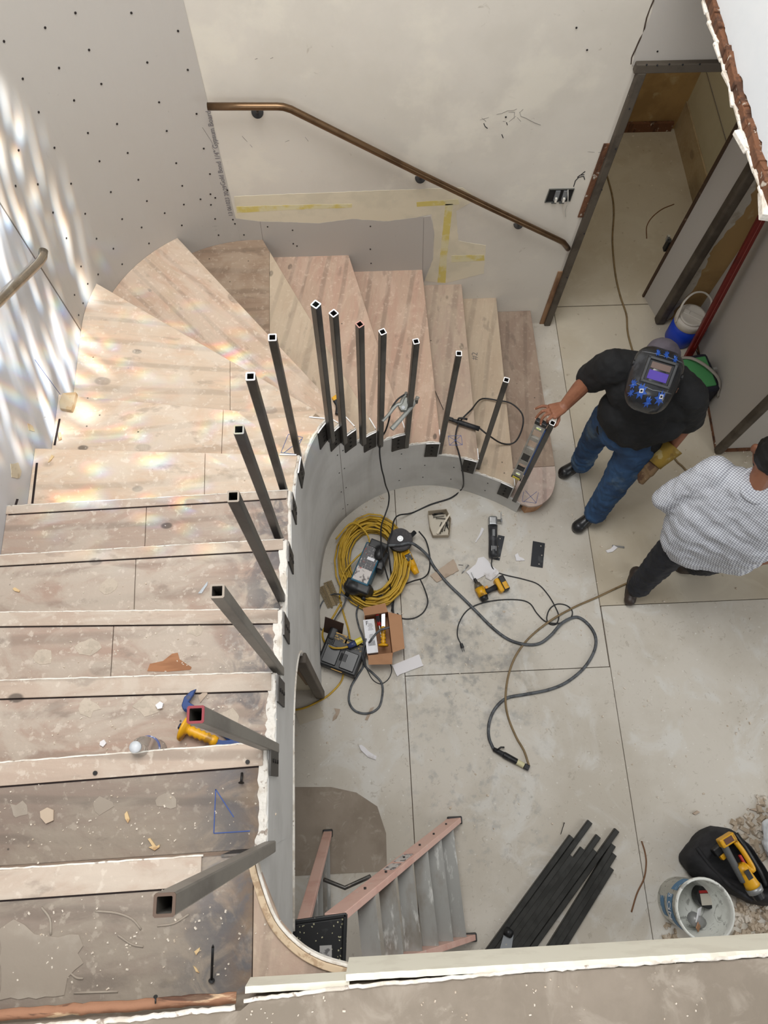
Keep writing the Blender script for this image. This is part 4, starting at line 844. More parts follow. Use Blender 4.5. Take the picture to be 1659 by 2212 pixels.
# --- small carton of screws
sb_ = thing('screw_carton', 'small open grey carton of black screws near the bottom step', 'box', TF((938, 1152), (972, 1150), 0))
inv = sb_.matrix_world.inverted(); ring = [P(x, y, .07) for x, y in ((925, 1104), (964, 1100), (974, 1120), (971, 1155), (936, 1156), (929, 1138))]; c_ = sum(ring, Vector())/6
grey_card = M('grey_card', (168, 156, 138), rough=.85)
fl_ = [Vector((c_.x+(p.x-c_.x)*.93, c_.y+(p.y-c_.y)*.93, .0)) for p in ring]; mb = MB(); slab_on(mb, [inv @ v for v in fl_], (0, 0, 1), .003); mb.build('bottom', M('carton_inside', (206, 198, 182), rough=.85), sb_)
for a in range(6):
    b = (a+1) % 6; nn = (ring[a]+ring[b])/2-c_; nn.z = 0; nn.normalize(); mb = MB(); slab_on(mb, [inv @ v for v in (ring[a], ring[b], fl_[b], fl_[a])], inv.to_3x3() @ nn, .003); mb.build('side', grey_card, sb_)
def screw(name, label, a, b, r=.0026, head=.0062, mat=black, cat='screw', group=None):
    a, b = Vector(a), Vector(b); t_ = thing(name, label, cat, frame(a, b, (0, 0, 1) if abs((b-a).normalized().z) < .9 else (1, 0, 0)), group); L_ = (b-a).length
    MB().cyl((.003, 0, 0), (L_*.93, 0, 0), r, n=6).cyl((L_*.93, 0, 0), (L_, 0, 0), r, .0004, 6).build('shank', mat, t_, True); MB().cyl((0, 0, 0), (.004, 0, 0), head, r, 10).build('head', mat, t_); return t_
scs = [((934, 1112), (958, 1108)), ((936, 1114), (962, 1105)), ((936, 1117), (960, 1115)), ((942, 1119), (964, 1121)), ((962, 1124), (966, 1141)), ((964, 1128), (969, 1144)), ((955, 1148), (960, 1130)), ((960, 1146), (964, 1132)), ((967, 1120), (968, 1136)), ((951, 1152), (955, 1140)), ((938, 1110), (962, 1110)), ((954, 1128), (950, 1137))]
for k, (a, b) in enumerate(scs): screw('screw', 'black screw lying loose in the small grey carton', P(*a, .012+.004*(k % 4)), P(*b, .012+.004*((k+1) % 4)), group='black screws in the grey carton')
mb = MB().box((0, 0, 0), (.17, .012, .012)); o_ = mb.build('wood_splinter', M('pale_wood', (214, 204, 186), rough=.8)); o_.matrix_world = frame(P(958, 1132, .06), P(972, 1110, .065)); tag(o_, 'pale splinter of wood laid across the carton of screws', 'splinter')

# --- oscillating multi-tool
mt = thing('oscillating_tool', 'black corded multi-tool with a silver head lying on the floor', 'power tool', TF((1064, 1118), (1066, 1205), .05))
Lm = span((1064, 1118), (1066, 1205), .05)
MB().box((Lm*.10, 0, 0), (Lm*.24, .062, .058)).build('gear_head', silver, mt, bevel=.014, seg=3)
mb = MB(); mb.tube([(Lm*.20, 0, 0), (Lm*.40, 0, 0), (Lm*.65, 0, 0), (Lm*.9, 0, 0), (Lm*.99, 0, 0)], lambda t: .033-.003*math.sin(t*5)-.008*max(0, t-.8)*5*.5, 12); mb.build('body', M('tool_black', (38, 39, 42), [((70, 70, 74, .6), 20, .52, .62, O1, 'noise')], .5), mt, True)
for k in range(4): MB().box((Lm*.80, -.016+k*.010, .031), (.035, .003, .003)).build('vent_slot', silver, mt)
MB().box((Lm*.42, 0, .034), (.05, .018, .006)).build('switch', M('switch_grey', (0, 0, 0)), mt, bevel=.002)
ar = MB(); ar.cyl((.02, .03, 0), (.02, .055, 0), .008, n=10); ar_ = ar.build('spindle', steel, mt); ar = MB(); ar.box((-.005, .06, .0), (.075, .003, .022)); ar.cyl((.02, .055, 0), (.02, .066, 0), .015, n=12); ar.build('saw_blade', silver, ar_)
o_ = cable('power_cord', None, [(1063, 1205, .045), (1062, 1222, .02), (1072, 1235), (1095, 1243), (1130, 1251), (1162, 1262), (1184, 1285), (1200, 1312), (1207, 1332, .014), (1201, 1348), (1187, 1348), (1181, 1335), (1188, 1315), (1204, 1305), (1224, 1308), (1236, 1320, .012), (1232, 1335, .012), (1210, 1346, .02), (1180, 1343, .012), (1160, 1325), (1145, 1304), (1122, 1296), (1080, 1296), (1040, 1303, .012), (1010, 1318), (992, 1345), (988, 1372), (996, 1392)], .0042, blackrub, parent=mt)
o_.matrix_parent_inverse = mt.matrix_world.inverted()
pg = MB(); m4 = frame(P(996, 1390, .012), P(1003, 1412, .012)); pg.cyl((0, 0, 0), (.03, 0, 0), .010, .013, 8, m4); pg.box((.045, .006, 0), (.02, .002, .007), m4); pg.box((.045, -.006, 0), (.02, .002, .007), m4); o_ = pg.build('plug', blackrub, mt); o_.matrix_parent_inverse = mt.matrix_world.inverted()

# --- impact driver
im = thing('impact_driver', 'yellow and black cordless impact driver beside the broken drywall', 'power tool', TF((1018, 1236), (1042, 1284), .035))
Li = span((1018, 1236), (1042, 1284), .035)
MB().cyl((0, 0, 0), (.075, 0, 0), .0035, .0045, 8).build('driver_bit', silver, im); MB().cyl((.05, 0, 0), (.085, 0, 0), .010, .012, 12).build('chuck', steel_dark, im)
MB().cyl((.085, 0, 0), (.125, 0, 0), .020, .032, 16).build('gear_case', M('gear_grey', (120, 112, 96), [((70, 64, 56, .7), 20, .5, .6, O1, 'noise')], .5, .4), im, True)
MB().cyl((.12, 0, 0), (.185, 0, 0), .033, .032, 16).build('motor_case', yellow, im, True); MB().cyl((.185, 0, 0), (.215, 0, 0), .032, .024, 16).build('end_cap', black, im, True)
h0 = inv_ = im.matrix_world.inverted() @ P(1072, 1268, .035); h1 = im.matrix_world.inverted() @ P(1086, 1262, .035); g0 = Vector((.14, .0, 0)); g0b = im.matrix_world.inverted() @ P(1046, 1280, .035)
mb = MB(); mb.tube([g0b, g0b.lerp(h0, .5), h0], lambda t: .021-.004*math.sin(PI*t), 12); mb.build('handle', blackrub, im, True)
q = (h0-g0b).normalized(); bm4 = frame(h0+q*.02, h0+q*.06); MB().box((.0, 0, .0), (.035, .10, .062), bm4).build('handle_foot', yellow, im, bevel=.01); MB().box((.035, 0, .0), (.04, .108, .070), bm4).build('battery', black, im, bevel=.008); MB().box((.035, -.02, .036), (.03, .05, .002), bm4).build('battery_label', yellow, im)
MB().box(g0b+q*.03+Vector((-.025, 0, 0)), (.02, .022, .016)).build('trigger', M('trigger_yellow', (214, 150, 50), rough=.5), im, bevel=.003)
screw('long_bolt', 'long bright bolt lying beside the driver bit', P(1012, 1221, .006), P(997, 1239, .006), .004, .008, silver, 'bolt'); screw('nail', 'thin dark nail lying left of the bright bolt', P(991, 1220, .004), P(1001, 1221, .004), .0015, .004, steel_dark, 'nail')

# --- steel plates and board scraps
def flat(name, label, cat, px, mat, z0=.0006, th=.005, holes=(), bevel=0, amp=0, group=None, z=0):
    pts = [P(x, y, z+z0) for x, y in px]; c_ = sum(pts, Vector())/len(pts); q = [tuple((p-c_).xy) for p in pts]
    if amp: q = [tuple(v) for v in ragged([Vector(v) for v in q]+[Vector(q[0])], amp, .02, len(px)+int(px[0][0]))[:-1]]
    o = MB().prism(q, 0, th).build(name, mat, None, bevel=bevel); o.location = c_; tag(o, label, cat, group)
    for hx, hy in holes:
        h = MB().cyl((0, 0, th), (0, 0, th+.0006), .0045, n=8).build('bolt_hole', M('pale_hole', (176, 170, 160), rough=.9), o); h.location = P(hx, hy, z+z0)-c_
    return o
plate_m = M('black_plate', (44, 46, 50), [((76, 78, 80, .6), 12, .55, .66, O1, 'noise')], .45, .4)
flat('steel_plate', 'flat black steel plate with three holes, clear of the tools', 'plate', [(1151, 1169), (1177, 1174), (1172, 1227), (1146, 1223)], plate_m, holes=((1168, 1180), (1170, 1200), (1164, 1219)))
flat('steel_plate', 'black steel plate half hidden under the multi-tool', 'plate', [(1076, 1156), (1090, 1159), (1079, 1211), (1064, 1208)], plate_m, holes=((1080, 1164), (1075, 1181), (1078, 1205)))
scrap_w = M('white_board_scrap', (224, 222, 224), [((180, 174, 168, .6), 9, .55, .65, O1, 'noise')], .85); scrap_t = M('tan_board_scrap', (178, 160, 142), [((150, 132, 114, .6), 9, .5, .62, O1, 'noise')], .85)
flat('drywall_scrap', 'torn white piece of drywall next to the impact driver', 'scrap', [(1007, 1236), (1027, 1220), (1033, 1207), (1045, 1203), (1053, 1212), (1058, 1218), (1078, 1238), (1070, 1246), (1060, 1255), (1049, 1250), (1047, 1244), (1022, 1255), (1012, 1243)], scrap_w, th=.012, amp=.003)
flat('drywall_scrap', 'tan rectangle of drywall under the grey cable', 'scrap', [(929, 1244), (979, 1208), (991, 1233), (943, 1259)], scrap_t, th=.012, amp=.002)
flat('drywall_scrap', 'white rectangular drywall offcut below the cardboard box', 'scrap', [(847, 1438), (905, 1414), (912, 1434), (915, 1438), (862, 1458), (858, 1462)], scrap_w, th=.014, amp=.001)
flat('drywall_scrap', 'thin curled white plaster strip alone on the left floor', 'scrap', [(775, 1610), (781, 1609), (795, 1622), (814, 1634), (812, 1642), (796, 1636), (780, 1621)], scrap_w, th=.010, amp=.002)
flat('drywall_scrap', 'white scrap bits between the boots and the checked shirt man', 'scrap', [(1308, 1190), (1318, 1186), (1325, 1179), (1334, 1184), (1322, 1192), (1312, 1195)], scrap_w, th=.01, amp=.002)
flat('metal_strip', 'short bent metal strip behind the white scrap', 'strip', [(1322, 1178), (1348, 1181), (1348, 1185), (1322, 1181)], silver, th=.008)
flat('drywall_scrap', 'white crumpled scrap right of the multi-tool', 'scrap', [(1112, 1200), (1117, 1196), (1122, 1203), (1130, 1208), (1133, 1211), (1115, 1212)], scrap_w, th=.012, amp=.003)
flat('torn_paper', 'thin torn paper strip left of the multi-tool', 'scrap', [(1040, 1140), (1046, 1143), (1040, 1155), (1028, 1172), (1026, 1172), (1036, 1153)], scrap_w, th=.006, amp=.001)
flat('drywall_scrap', 'tan curl of paper near the looped cord', 'scrap', [(722, 1530), (735, 1532), (733, 1540), (727, 1552), (718, 1558), (720, 1548), (726, 1540)], scrap_t, th=.004, amp=.001)
flat('drywall_scrap', 'cream sliver under the bottom of the looped cord', 'scrap', [(800, 1530), (808, 1527), (794, 1556), (788, 1555)], scrap_t, th=.004, amp=.001)
flat('wood_block', 'small rust-brown chunk lying on the right of the floor', 'scrap', [(1495, 1757), (1505, 1751), (1510, 1754), (1500, 1760)], scrap_t, th=.015)
flat('wood_block', 'small grey wedge of board near the right edge', 'scrap', [(1618, 1748), (1631, 1746), (1633, 1753)], scrap_t, th=.015)
screw('nail', 'dark nail on the floor above the stacked steel tubes', P(1219, 1777, .004), P(1211, 1803, .004), .0022, .005, steel_dark, 'nail')
cable('wood_shaving', 'long curled brown strip lying over the joint near the bucket', [(1386, 1817), (1393, 1840), (1396, 1865), (1391, 1898), (1376, 1930), (1364, 1970)], .0045, M('brown_strip', (0, 0, 0)), cat='strip')

# --- steel tube stock
TIPS = [((1234, 1807), (1050, 2060)), ((1274, 1775), (1066, 2060)), ((1234, 1849), (1080, 2060)), ((1258, 1833), (1095, 2060)), ((1292, 1806), (1110, 2058)), ((1284, 1837), (1125, 2057)), ((1332, 1793), (1143, 2056)), ((1324, 1825), (1183, 2052)), ((1326, 1845), (1196, 2052)), ((1320, 1875), (1212, 2051))]
TL = ['outermost left tube of the steel stack', 'long tube reaching furthest up in the left stack', 'short third tube of the left stack', 'fourth tube of the left stack', 'fifth tube of the left stack, tip beyond its neighbours', 'sixth tube of the left stack', 'longest right-hand tube crossing between the two stacks', 'leftmost tube of the right stack', 'middle tube of the right stack', 'outermost right tube, shortest tip of the right stack']
for k, ((a, b), lb) in enumerate(zip(TIPS, TL)):
    pa, pb = P(*a, .018), P(*b, .018); t_ = thing('steel_tube', 'black square '+lb, 'tube', frame(pa, pb), 'black steel tubes on the floor'); Lk = 1.13
    mb = MB(); hollow(mb, .032, .003, 0, Lk); mb.v = [(z, x, y) for x, y, z in mb.v]; mb.build('tube', tube_black, t_)
bp_ = flat('angle_bracket', 'grey punched steel bracket on the ends of the tubes', 'bracket', [(1089, 2015), (1109, 2019), (1103, 2062), (1076, 2062)], M('galvanised', (150, 154, 158), rough=.45, metal=.5), z0=.036, th=.004, holes=((1096, 2022), (1104, 2024), (1093, 2040)))
bl_ = MB().cyl(P(1094, 2012, .035), P(1104, 2018, .06), .026, .022, 14).build('black_cap', black, None, True); bl_.parent = bp_; bl_.matrix_parent_inverse = Matrix.Translation(-bp_.location); tag(bl_, 'black round cap')

# --- ladder
zc = 1.72
ldr = thing('step_ladder', 'paint-spattered pink fibreglass step ladder with black top below the landing', 'ladder', Matrix.Translation((0, -.5, 0)))
O_ = Vector((0, -.5, 0)); pink = M('pink_fibreglass', (230, 190, 176), [((214, 164, 150, .6), 5, .45, .6, O1, 'noise'), ((226, 214, 204, .6), 30, .62, .68, O1, 'noise')], .5)
alu = M('dusty_aluminium', (150, 150, 146), [((112, 100, 84, .7), 3, .5, .66, (1, .5, 1), 'noise'), ((206, 206, 202, .7), 10, .55, .66, (2, .6, 1), 'noise')], .45, .35)
cap = [P(x, y, zc) for x, y in ((616, 1995), (746, 1977), (742, 2092), (620, 2110))]
ctop = MB(); A = [tuple((p-O_).xy) for p in cap]; ctop.prism(A, zc-.06, zc-.004); ct = ctop.build('top_cap', black, ldr, bevel=.012, seg=3)
rim = MB(); c_ = sum((Vector(a) for a in A), Vector((0, 0)))/4
for a, b in zip(A, A[1:]+A[:1]):
    a, b = Vector(a), Vector(b); m_ = (a+b)/2; d = b-a; rim.box((m_.x, m_.y, zc-.002), (d.length+.01, .016, .014), rz=math.atan2(d.y, d.x))
rim.build('cap_rim', M('spattered_black', (26, 28, 30), [((196, 190, 170, .8), 45, .64, .68, O1, 'noise')], .4), ct, bevel=.004)
def rail_(name, top_, foot, wd, th, mat, parent, side=Vector((0, 1, 0))):
    a, b = Vector(foot)-O_, Vector(top_)-O_; x = (b-a).normalized(); y = side-side.dot(x)*x; y.normalize(); z = x.cross(y); m4 = Matrix.Identity(4)
    for i, c in enumerate((x, y, z)):
        for j in range(3): m4[j][i] = c[j]
    m4.translation = a; Lr = (b-a).length; return MB().box((Lr/2, 0, 0), (Lr, th, wd), m4).build(name, mat, parent, bevel=.003), a, b
f1t = P(722, 1982, zc-.04); f1 = P(982, 1772, .02); f2t = P(735, 2080, zc-.04)+Vector((-.0, -.05, 0)); f2 = P(1012, 2012, .02)+Vector((0, -.03, 0))
r1, a1, b1 = rail_('front_rail', f1t, f1, .082, .030, pink, ldr); r2, a2, b2 = rail_('front_rail', f2t, f2, .082, .030, pink, ldr)
rt = P(655, 1995, zc-.04); rf = P(708, 1800, .02); rt2 = rt+Vector((0, -.20, 0)); rf2 = rf+Vector((.0, -.62, 0))
r3, a3, b3 = rail_('rear_rail', rt, rf, .05, .028, pink, ldr); r4, a4, b4 = rail_('rear_rail', rt2, rf2, .05, .028, pink, ldr)
for k in range(6):
    f = (k+.75)/7.0; p, q = a1.lerp(b1, f), a2.lerp(b2, f); m4 = frame(p, q); MB().box(((q-p).length/2, 0, 0), ((q-p).length, .080, .004), m4).box(((q-p).length/2, -.038, -.012), ((q-p).length, .004, .026), m4).box(((q-p).length/2, .038, -.012), ((q-p).length, .004, .026), m4).build('step', alu, ldr)
    MB().cyl(p+Vector((0, .012, .01)), p+Vector((0, .022, .01)), .006, n=8).build('rivet', steel_dark, r1)
for k in range(4):
    f = (k+.8)/5.2; MB().box((a3.lerp(b3, f)+a4.lerp(b4, f))/2, (.05, (a3.lerp(b3, f)-a4.lerp(b4, f)).length, .008)).build('rear_brace', alu, ldr)
for f_, a_ in ((f1, a1), (f2, a2), (rf, a3), (rf2, a4)): MB().box(a_+Vector((0, 0, .003)), (.09 if f_ in (f1, f2) else .06, .045, .03)).build('foot', black, ldr, bevel=.006)
sp1 = (P(700, 1900, 1.0)-O_); m1 = P(745, 1918, .95)-O_; m2 = P(800, 1893, 1.0)-O_; MB().tube([sp1, m1, m2], .010, 6).build('spreader', steel, ldr, True)
for px in ([(830, 1892), (858, 1862), (870, 1870), (840, 1905)],): pass
for f0, f1_ in ((.50, .58), (.60, .66)):
    p = a1.lerp(b1, f0)+Vector((0, .0165, 0)); q = a1.lerp(b1, f1_)+Vector((0, .0165, 0)); x = (q-p).normalized(); z = x.cross(Vector((0, 1, 0))); m4 = Matrix.Identity(4)
    for i, c in enumerate((x, Vector((0, 1, 0)), z)):
        for j in range(3): m4[j][i] = c[j]
    m4.translation = p; MB().box(((q-p).length/2, 0, 0), ((q-p).length, .002, .055), m4).build('worn_label', M('worn_label', (0, 0, 0)), r1)

# --- bucket and what is in it
bc = P(1523, 1966, .36); bc = Vector((bc.x, bc.y, 0)); bk_ = thing('bucket', 'white plaster-smeared plastic bucket with blue lettering by the landing edge', 'bucket', Matrix.Translation(bc))
bm_ = M('bucket_plastic', (222, 224, 218), [((150, 150, 144, .8), 12, .52, .62, O1, 'warp'), ((70, 68, 66, .7), 30, .64, .68, O1, 'noise'), ((196, 196, 190, .6), 4, .5, .6, O1, 'noise')], .5)
prof = [(.125, .0), (.13, .004), (.150, .34), (.162, .345), (.164, .36), (.158, .368), (.150, .366), (.146, .34), (.124, .012)]
mb = MB(); n_ = 36; mb.lathe(prof+[(.001, .012)], n_); mb.build('body', bm_, bk_, True)
bl_m = M('bucket_blue', (84, 132, 172), [((214, 218, 216, .8), 16, .58, .64, O1, 'noise')], .6)
def wrap(mb, a0, a1, z0, z1, n=10):
    vs = []
    for i in range(n+1):
        a = math.radians(a0+(a1-a0)*i/n)
        for z in (z0, z1): r = .130+.020*(z-.004)/.336+.0012; vs.append((r*math.cos(a), r*math.sin(a), z))
    mb.add(vs, [(2*i, 2*i+2, 2*i+3, 2*i+1) for i in range(n)])
mb = MB(); wrap(mb, 150, 235, .18, .27); wrap(mb, 160, 205, .06, .13); wrap(mb, 100, 140, .20, .30); mb.build('blue_label', bl_m, bk_)
for s_, a, z in (('O', 165, .205), ('IN', 180, .195), ('5', 148, .205)):
    a = math.radians(a); r = .1445; m4 = Matrix.Translation((r*math.cos(a), r*math.sin(a), z)) @ Matrix.Rotation(a+PI/2, 4, 'Z') @ Matrix.Rotation(PI/2, 4, 'X'); text('lettering', s_, .06, m4, white, bk_)
MB().tube([( .150*math.cos(a), .150*math.sin(a)*1.0, .33-.05*abs(math.sin(a))) for a in [math.radians(60+i*12) for i in range(4)]], .003, 6).build('bail_wire', silver, bk_, True)
cp = thing('paint_can', 'small round can with a red and cream lid inside the bucket', 'can', Matrix.Translation(P(1528, 1938, .14)))
MB().lathe([(.001, -.08), (.06, -.08), (.06, .0), (.055, .004), (.001, .004)], 24).build('can', black, cp); MB().box((0, -.01, .006), (.085, .06, .003)).build('label', M('can_label', (190, 184, 172), rough=.6), cp); MB().box((0, .03, .006), (.09, .014, .004)).build('red_stripe', red, cp)
cn = thing('caulk_tube', 'torn white and tan carton roll inside the bucket', 'tube', frame(P(1500, 1985, .22), P(1515, 1995, .1)))
MB().cyl((-.02, 0, 0), (.13, 0, 0), .035, .035, 14).build('roll', M('foil_grey', (150, 150, 150), rough=.4, metal=.3), cn, True); MB().box((-.02, .03, .02), (.05, .075, .004), rz=.4).build('white_flap', white, cn); MB().box((.0, -.03, .03), (.06, .035, .004), rz=-.2).build('tan_flap', card, cn)
for k in range(4): pass
cable('wire_bundle', 'thin grey wires hanging inside the bucket', [(1515, 1978, .15), (1522, 1995, .12), (1530, 2010, .06), (1524, 2018, .03)], .002, silver, cat='wire')

# --- black tool bag with yellow tool, plastic bag, rubble
TB = [(1457, 1846), (1478, 1815), (1518, 1780), (1552, 1786), (1580, 1800), (1612, 1845), (1652, 1905), (1668, 1945), (1632, 1956), (1600, 1945), (1560, 1925), (1508, 1905), (1478, 1890), (1464, 1862)]
bgc = P(1560, 1865, 0); bag = thing('tool_bag', 'slumped black fabric tool bag behind the bucket', 'bag', Matrix.Translation(bgc))
cloth = M('black_canvas', (30, 30, 33), [((48, 48, 52, .6), 8, .5, .62, O1, 'noise')], .8, bump=(200, .3))
base = [P(x, y, .0)-bgc for x, y in TB]; n = len(base); c_ = sum(base, Vector())/n
rings = []
for sc_, z in ((.93, 0), (1.0, .03), (1.0, .12), (.88, .19), (.72, .22), (.62, .20), (.55, .08), (.3, .06)):
    rings.append([Vector((c_.x+(p.x-c_.x)*sc_+(.03 if sc_ < .8 else 0), c_.y+(p.y-c_.y)*sc_+(.01 if sc_ < .8 else 0), z+.012*math.sin(i*1.7+sc_*9))) for i, p in enumerate(base)])
mb = MB(); vs = [v for r in rings for v in r]; fs = []
for j in range(len(rings)-1):
    for i in range(n): fs.append((j*n+i, j*n+(i+1) % n, (j+1)*n+(i+1) % n, (j+1)*n+i))
fs.append(tuple(range((len(rings)-1)*n, len(rings)*n))); fs.append(tuple(range(n))[::-1]); mb.add(vs, fs); o_ = mb.build('body', cloth, bag, True)
ss = o_.modifiers.new('sub', 'SUBSURF'); ss.levels = ss.render_levels = 2
tx = bpy.data.textures.new('bag_folds', 'CLOUDS'); tx.noise_scale = .09; dd_ = o_.modifiers.new('folds', 'DISPLACE'); dd_.texture = tx; dd_.strength = .03; dd_.mid_level = .5
MB().tube(spline([P(1590, 1800, .22)-bgc, P(1610, 1830, .24)-bgc, P(1640, 1880, .22)-bgc, P(1656, 1915, .18)-bgc]), .014, 6, flat=.4).build('handle_strap', black, bag, True)
MB().tube(spline([P(1505, 1830, .2)-bgc, P(1535, 1870, .215)-bgc, P(1580, 1915, .21)-bgc, P(1625, 1945, .17)-bgc]), .012, 6, flat=.5).build('opening_welt', cloth, bag, True)
lt = thing('reciprocating_saw', 'yellow and grey cordless saw lying in the open black bag', 'power tool', frame(P(1568, 1815, .30), P(1628, 1918, .28)))
Ls = span((1568, 1815), (1628, 1918), .29)
mb = MB(); mb.tube([(Ls*.52, .0, 0), (Ls*.62, 0, 0), (Ls*.80, 0, 0), (Ls*.92, 0, 0), (Ls, 0, 0)], lambda t: .030+.014*t, 14); mb.build('motor_body', yellow, lt, True)
mb = MB(); mb.tube(spline([(.03, .045, .0), (.10, .055, 0), (.20, .052, 0), (Ls*.52, .012, 0)]), .015, 10); mb.build('handle', yellow, lt, True)
mb = MB(); mb.tube(spline([(.02, -.025, .0), (.10, -.03, 0), (.22, -.03, 0), (Ls*.62, -.016, 0)]), .021, 10, flat=.9); mb.build('grip', M('grip_grey', (84, 86, 86), rough=.6), lt, True)
MB().box((.0, .005, 0), (.05, .10, .055), ry=.0).build('battery_collar', yellow, lt, bevel=.008); MB().box((-.002, .005, .028), (.03, .055, .006)).build('collar_recess', M('recess_brown', (96, 66, 56), rough=.8), lt); MB().box((.15, .025, 0), (.10, .015, .02)).build('trigger', red, lt, bevel=.004)
MB().cyl((Ls, 0, 0), (Ls+.03, 0, 0), .048, .044, 16).build('shoe_collar', M('shoe_grey', (150, 152, 152), rough=.4, metal=.5), lt, True); MB().cyl((Ls+.02, 0, 0), (Ls+.07, 0, 0), .036, .03, 8).build('shoe', black, lt, bevel=.004)
MB().box((Ls*.72, -.0, .036), (.05, .03, .004)).build('vent_panel', black, lt)
tl = thing('black_tool', 'small black and yellow tool in the bag left of the saw', 'power tool', frame(P(1545, 1830, .24), P(1560, 1850, .24)))
MB().box((.02, 0, 0), (.05, .06, .05)).build('body', black, tl, bevel=.01); MB().box((.06, .01, .0), (.03, .05, .035)).build('yellow_band', yellow, tl, bevel=.006)
pbg = MB(); pc_ = P(1655, 1815, 0)
for dx, dy, r in ((0, 0, .11), (-.03, .06, .08), (.06, -.06, .10), (.03, .1, .08), (-.0, -.02, .13)): pbg.sph(pc_+Vector((dx+.06, dy, .09)), (r, r, .08))
o_ = blob(pbg, 'plastic_bag', M('white_plastic', (226, 232, 238), [((200, 208, 216, .5), 8, .5, .62, O1, 'noise')], .35), None, .01, 4, (.03, .05)); tag(o_, 'crumpled white plastic bag at the right edge of the floor', 'bag')
cb_ = MB(); mb = MB(); rn = random.Random(21)
def crumbs(name, label, cat, spots, sizes, mat, seed, parent=None):
    rn = random.Random(seed); mb = MB()
    for (x, y, z, r, k) in spots:
        c_ = P(x, y, z)
        for q in range(k):
            a = rn.uniform(0, 2*PI); d = r*math.sqrt(rn.random()); s_ = rn.uniform(*sizes)
            mb.box((c_.x+d*math.cos(a), c_.y+d*math.sin(a), z+s_*.3), (s_*rn.uniform(.7, 2.0), s_, s_*.6), rz=rn.uniform(0, 6), rx=rn.uniform(-.4, .4), ry=rn.uniform(-.4, .4), top=rn.uniform(.4, .9))
    return tag(mb.build(name, mat, parent), label, cat, kind='stuff')
crumb_m = M('plaster_crumb', (216, 206, 192), [((176, 156, 132, .6), 30, .5, .6, O1, 'noise')], .9)
crumbs('rubble', 'heap of broken plaster rubble around the bucket and bag', 'rubble', [(1640, 1985, 0, .14, 90), (1610, 1840, 0, .10, 20), (1630, 1800, 0, .14, 50), (1600, 1990, 0, .12, 60), (1650, 1760, 0, .12, 25), (1455, 2020, 0, .06, 16), (1460, 2035, 0, .05, 10)], (.010, .036), M('rubble_mix', (176, 160, 140), [((212, 204, 192, .8), 12, .48, .58, O1, 'noise')], .9), 5)
crumbs('plaster_crumbs', 'white plaster crumbs scattered over the floor', 'debris', [(800, 1090, 0, .12, 40), (930, 1075, 0, .20, 30), (1100, 1095, 0, .1, 16), (1120, 1125, 0, .12, 10), (1500, 900, 0, .4, 10), (1480, 975, 0, .2, 16), (1560, 1000, 0, .10, 30), (1625, 998, 0, .10, 30), (900, 1300, 0, .6, 60), (1100, 1500, 0, 1.0, 70), (1500, 1500, 0, .9, 50), (1200, 1250, 0, .5, 40), (1620, 1550, 0, .2, 12), (1400, 330, 0, .5, 60), (1420, 700, 0, .1, 6), (700, 1600, 0, .3, 20)], (.003, .011), crumb_m, 6)
sp_ = []
for n_, (x0, x1, yy) in {16: (0, 560, 2030), 15: (0, 550, 1780), 14: (0, 560, 1570), 13: (0, 560, 1400), 12: (0, 580, 1260), 11: (30, 590, 1145)}.items():
    for k in range(7): sp_.append((x0+(x1-x0)*(k+.5)/7, yy, RISE*n_, .12, 16 if n_ > 12 else 8))
for n_, xs in {10: [(150, 1040), (350, 1030), (520, 1040)], 9: [(200, 930), (400, 940), (580, 950)], 8: [(300, 800), (560, 850)], 7: [(450, 700)], 5: [(780, 800)], 4: [(880, 850)]}.items():
    for x, y in xs: sp_.append((x, y, RISE*n_, .15, 6))
crumbs('plaster_crumbs', 'pale plaster crumbs and wood chips scattered on the stair treads', 'debris', sp_, (.0014, .0052), crumb_m, 8)
crumbs('plaster_crumbs', 'few pale crumbs on the mudded landing surface', 'debris', [(560, 2205, 2.888, .035, 10), (700, 2200, 2.888, .06, 16), (950, 2190, 2.888, .07, 16), (1200, 2180, 2.888, .08, 18), (1450, 2160, 2.888, .08, 16)], (.0012, .004), crumb_m, 12)
chip_w = M('wood_chip', (214, 186, 140), [((170, 130, 90, .6), 30, .5, .6, O1, 'noise')], .8)
flat('plaster_flake', 'curved cream plaster flake left of the blue chisel', 'flake', [(338, 1524), (347, 1516), (355, 1520), (352, 1530), (343, 1532)], scrap_w, z=RISE*14, th=.012, amp=.001)
flat('wood_chip', 'torn tan chip just right of the chisel tip', 'chip', [(429, 1503), (447, 1491), (448, 1500), (432, 1518)], scrap_t, z=RISE*14, th=.003, amp=.001)
flat('plaster_flake', 'round rust-cream flake left of the water bottle', 'flake', [(217, 1602), (226, 1597), (231, 1606), (224, 1613), (217, 1610)], scrap_w, z=RISE*14, th=.006, amp=.001)
flat('plaster_flake', 'thick hexagonal plaster flake on the third tread from the camera', 'flake', [(88, 1752), (104, 1744), (118, 1750), (116, 1772), (100, 1780), (90, 1765)], M('flake_beige', (190, 172, 152), rough=.9), z=RISE*15, th=.006, amp=.001)
flat('wood_chip', 'pale split wood shavings in a V on the tread', 'chip', [(320, 1812), (325, 1810), (338, 1828), (346, 1824), (345, 1830), (335, 1837), (322, 1830), (330, 1827)], chip_w, z=RISE*15, th=.005)
flat('wood_chip', 'narrow curled wood chip above the V of shavings', 'chip', [(270, 1758), (275, 1752), (281, 1770), (277, 1778), (271, 1768)], chip_w, z=RISE*15, th=.004)
flat('wood_chip', 'orange sliver of wood on the sunlit tread near the left wall', 'chip', [(127, 936), (131, 935), (134, 950), (129, 952)], chip_w, z=RISE*9, th=.008)
flat('wood_chip', 'pale curled shaving on the widest sunlit tread', 'chip', [(104, 1000), (112, 983), (117, 986), (110, 996)], chip_w, z=RISE*10, th=.004)
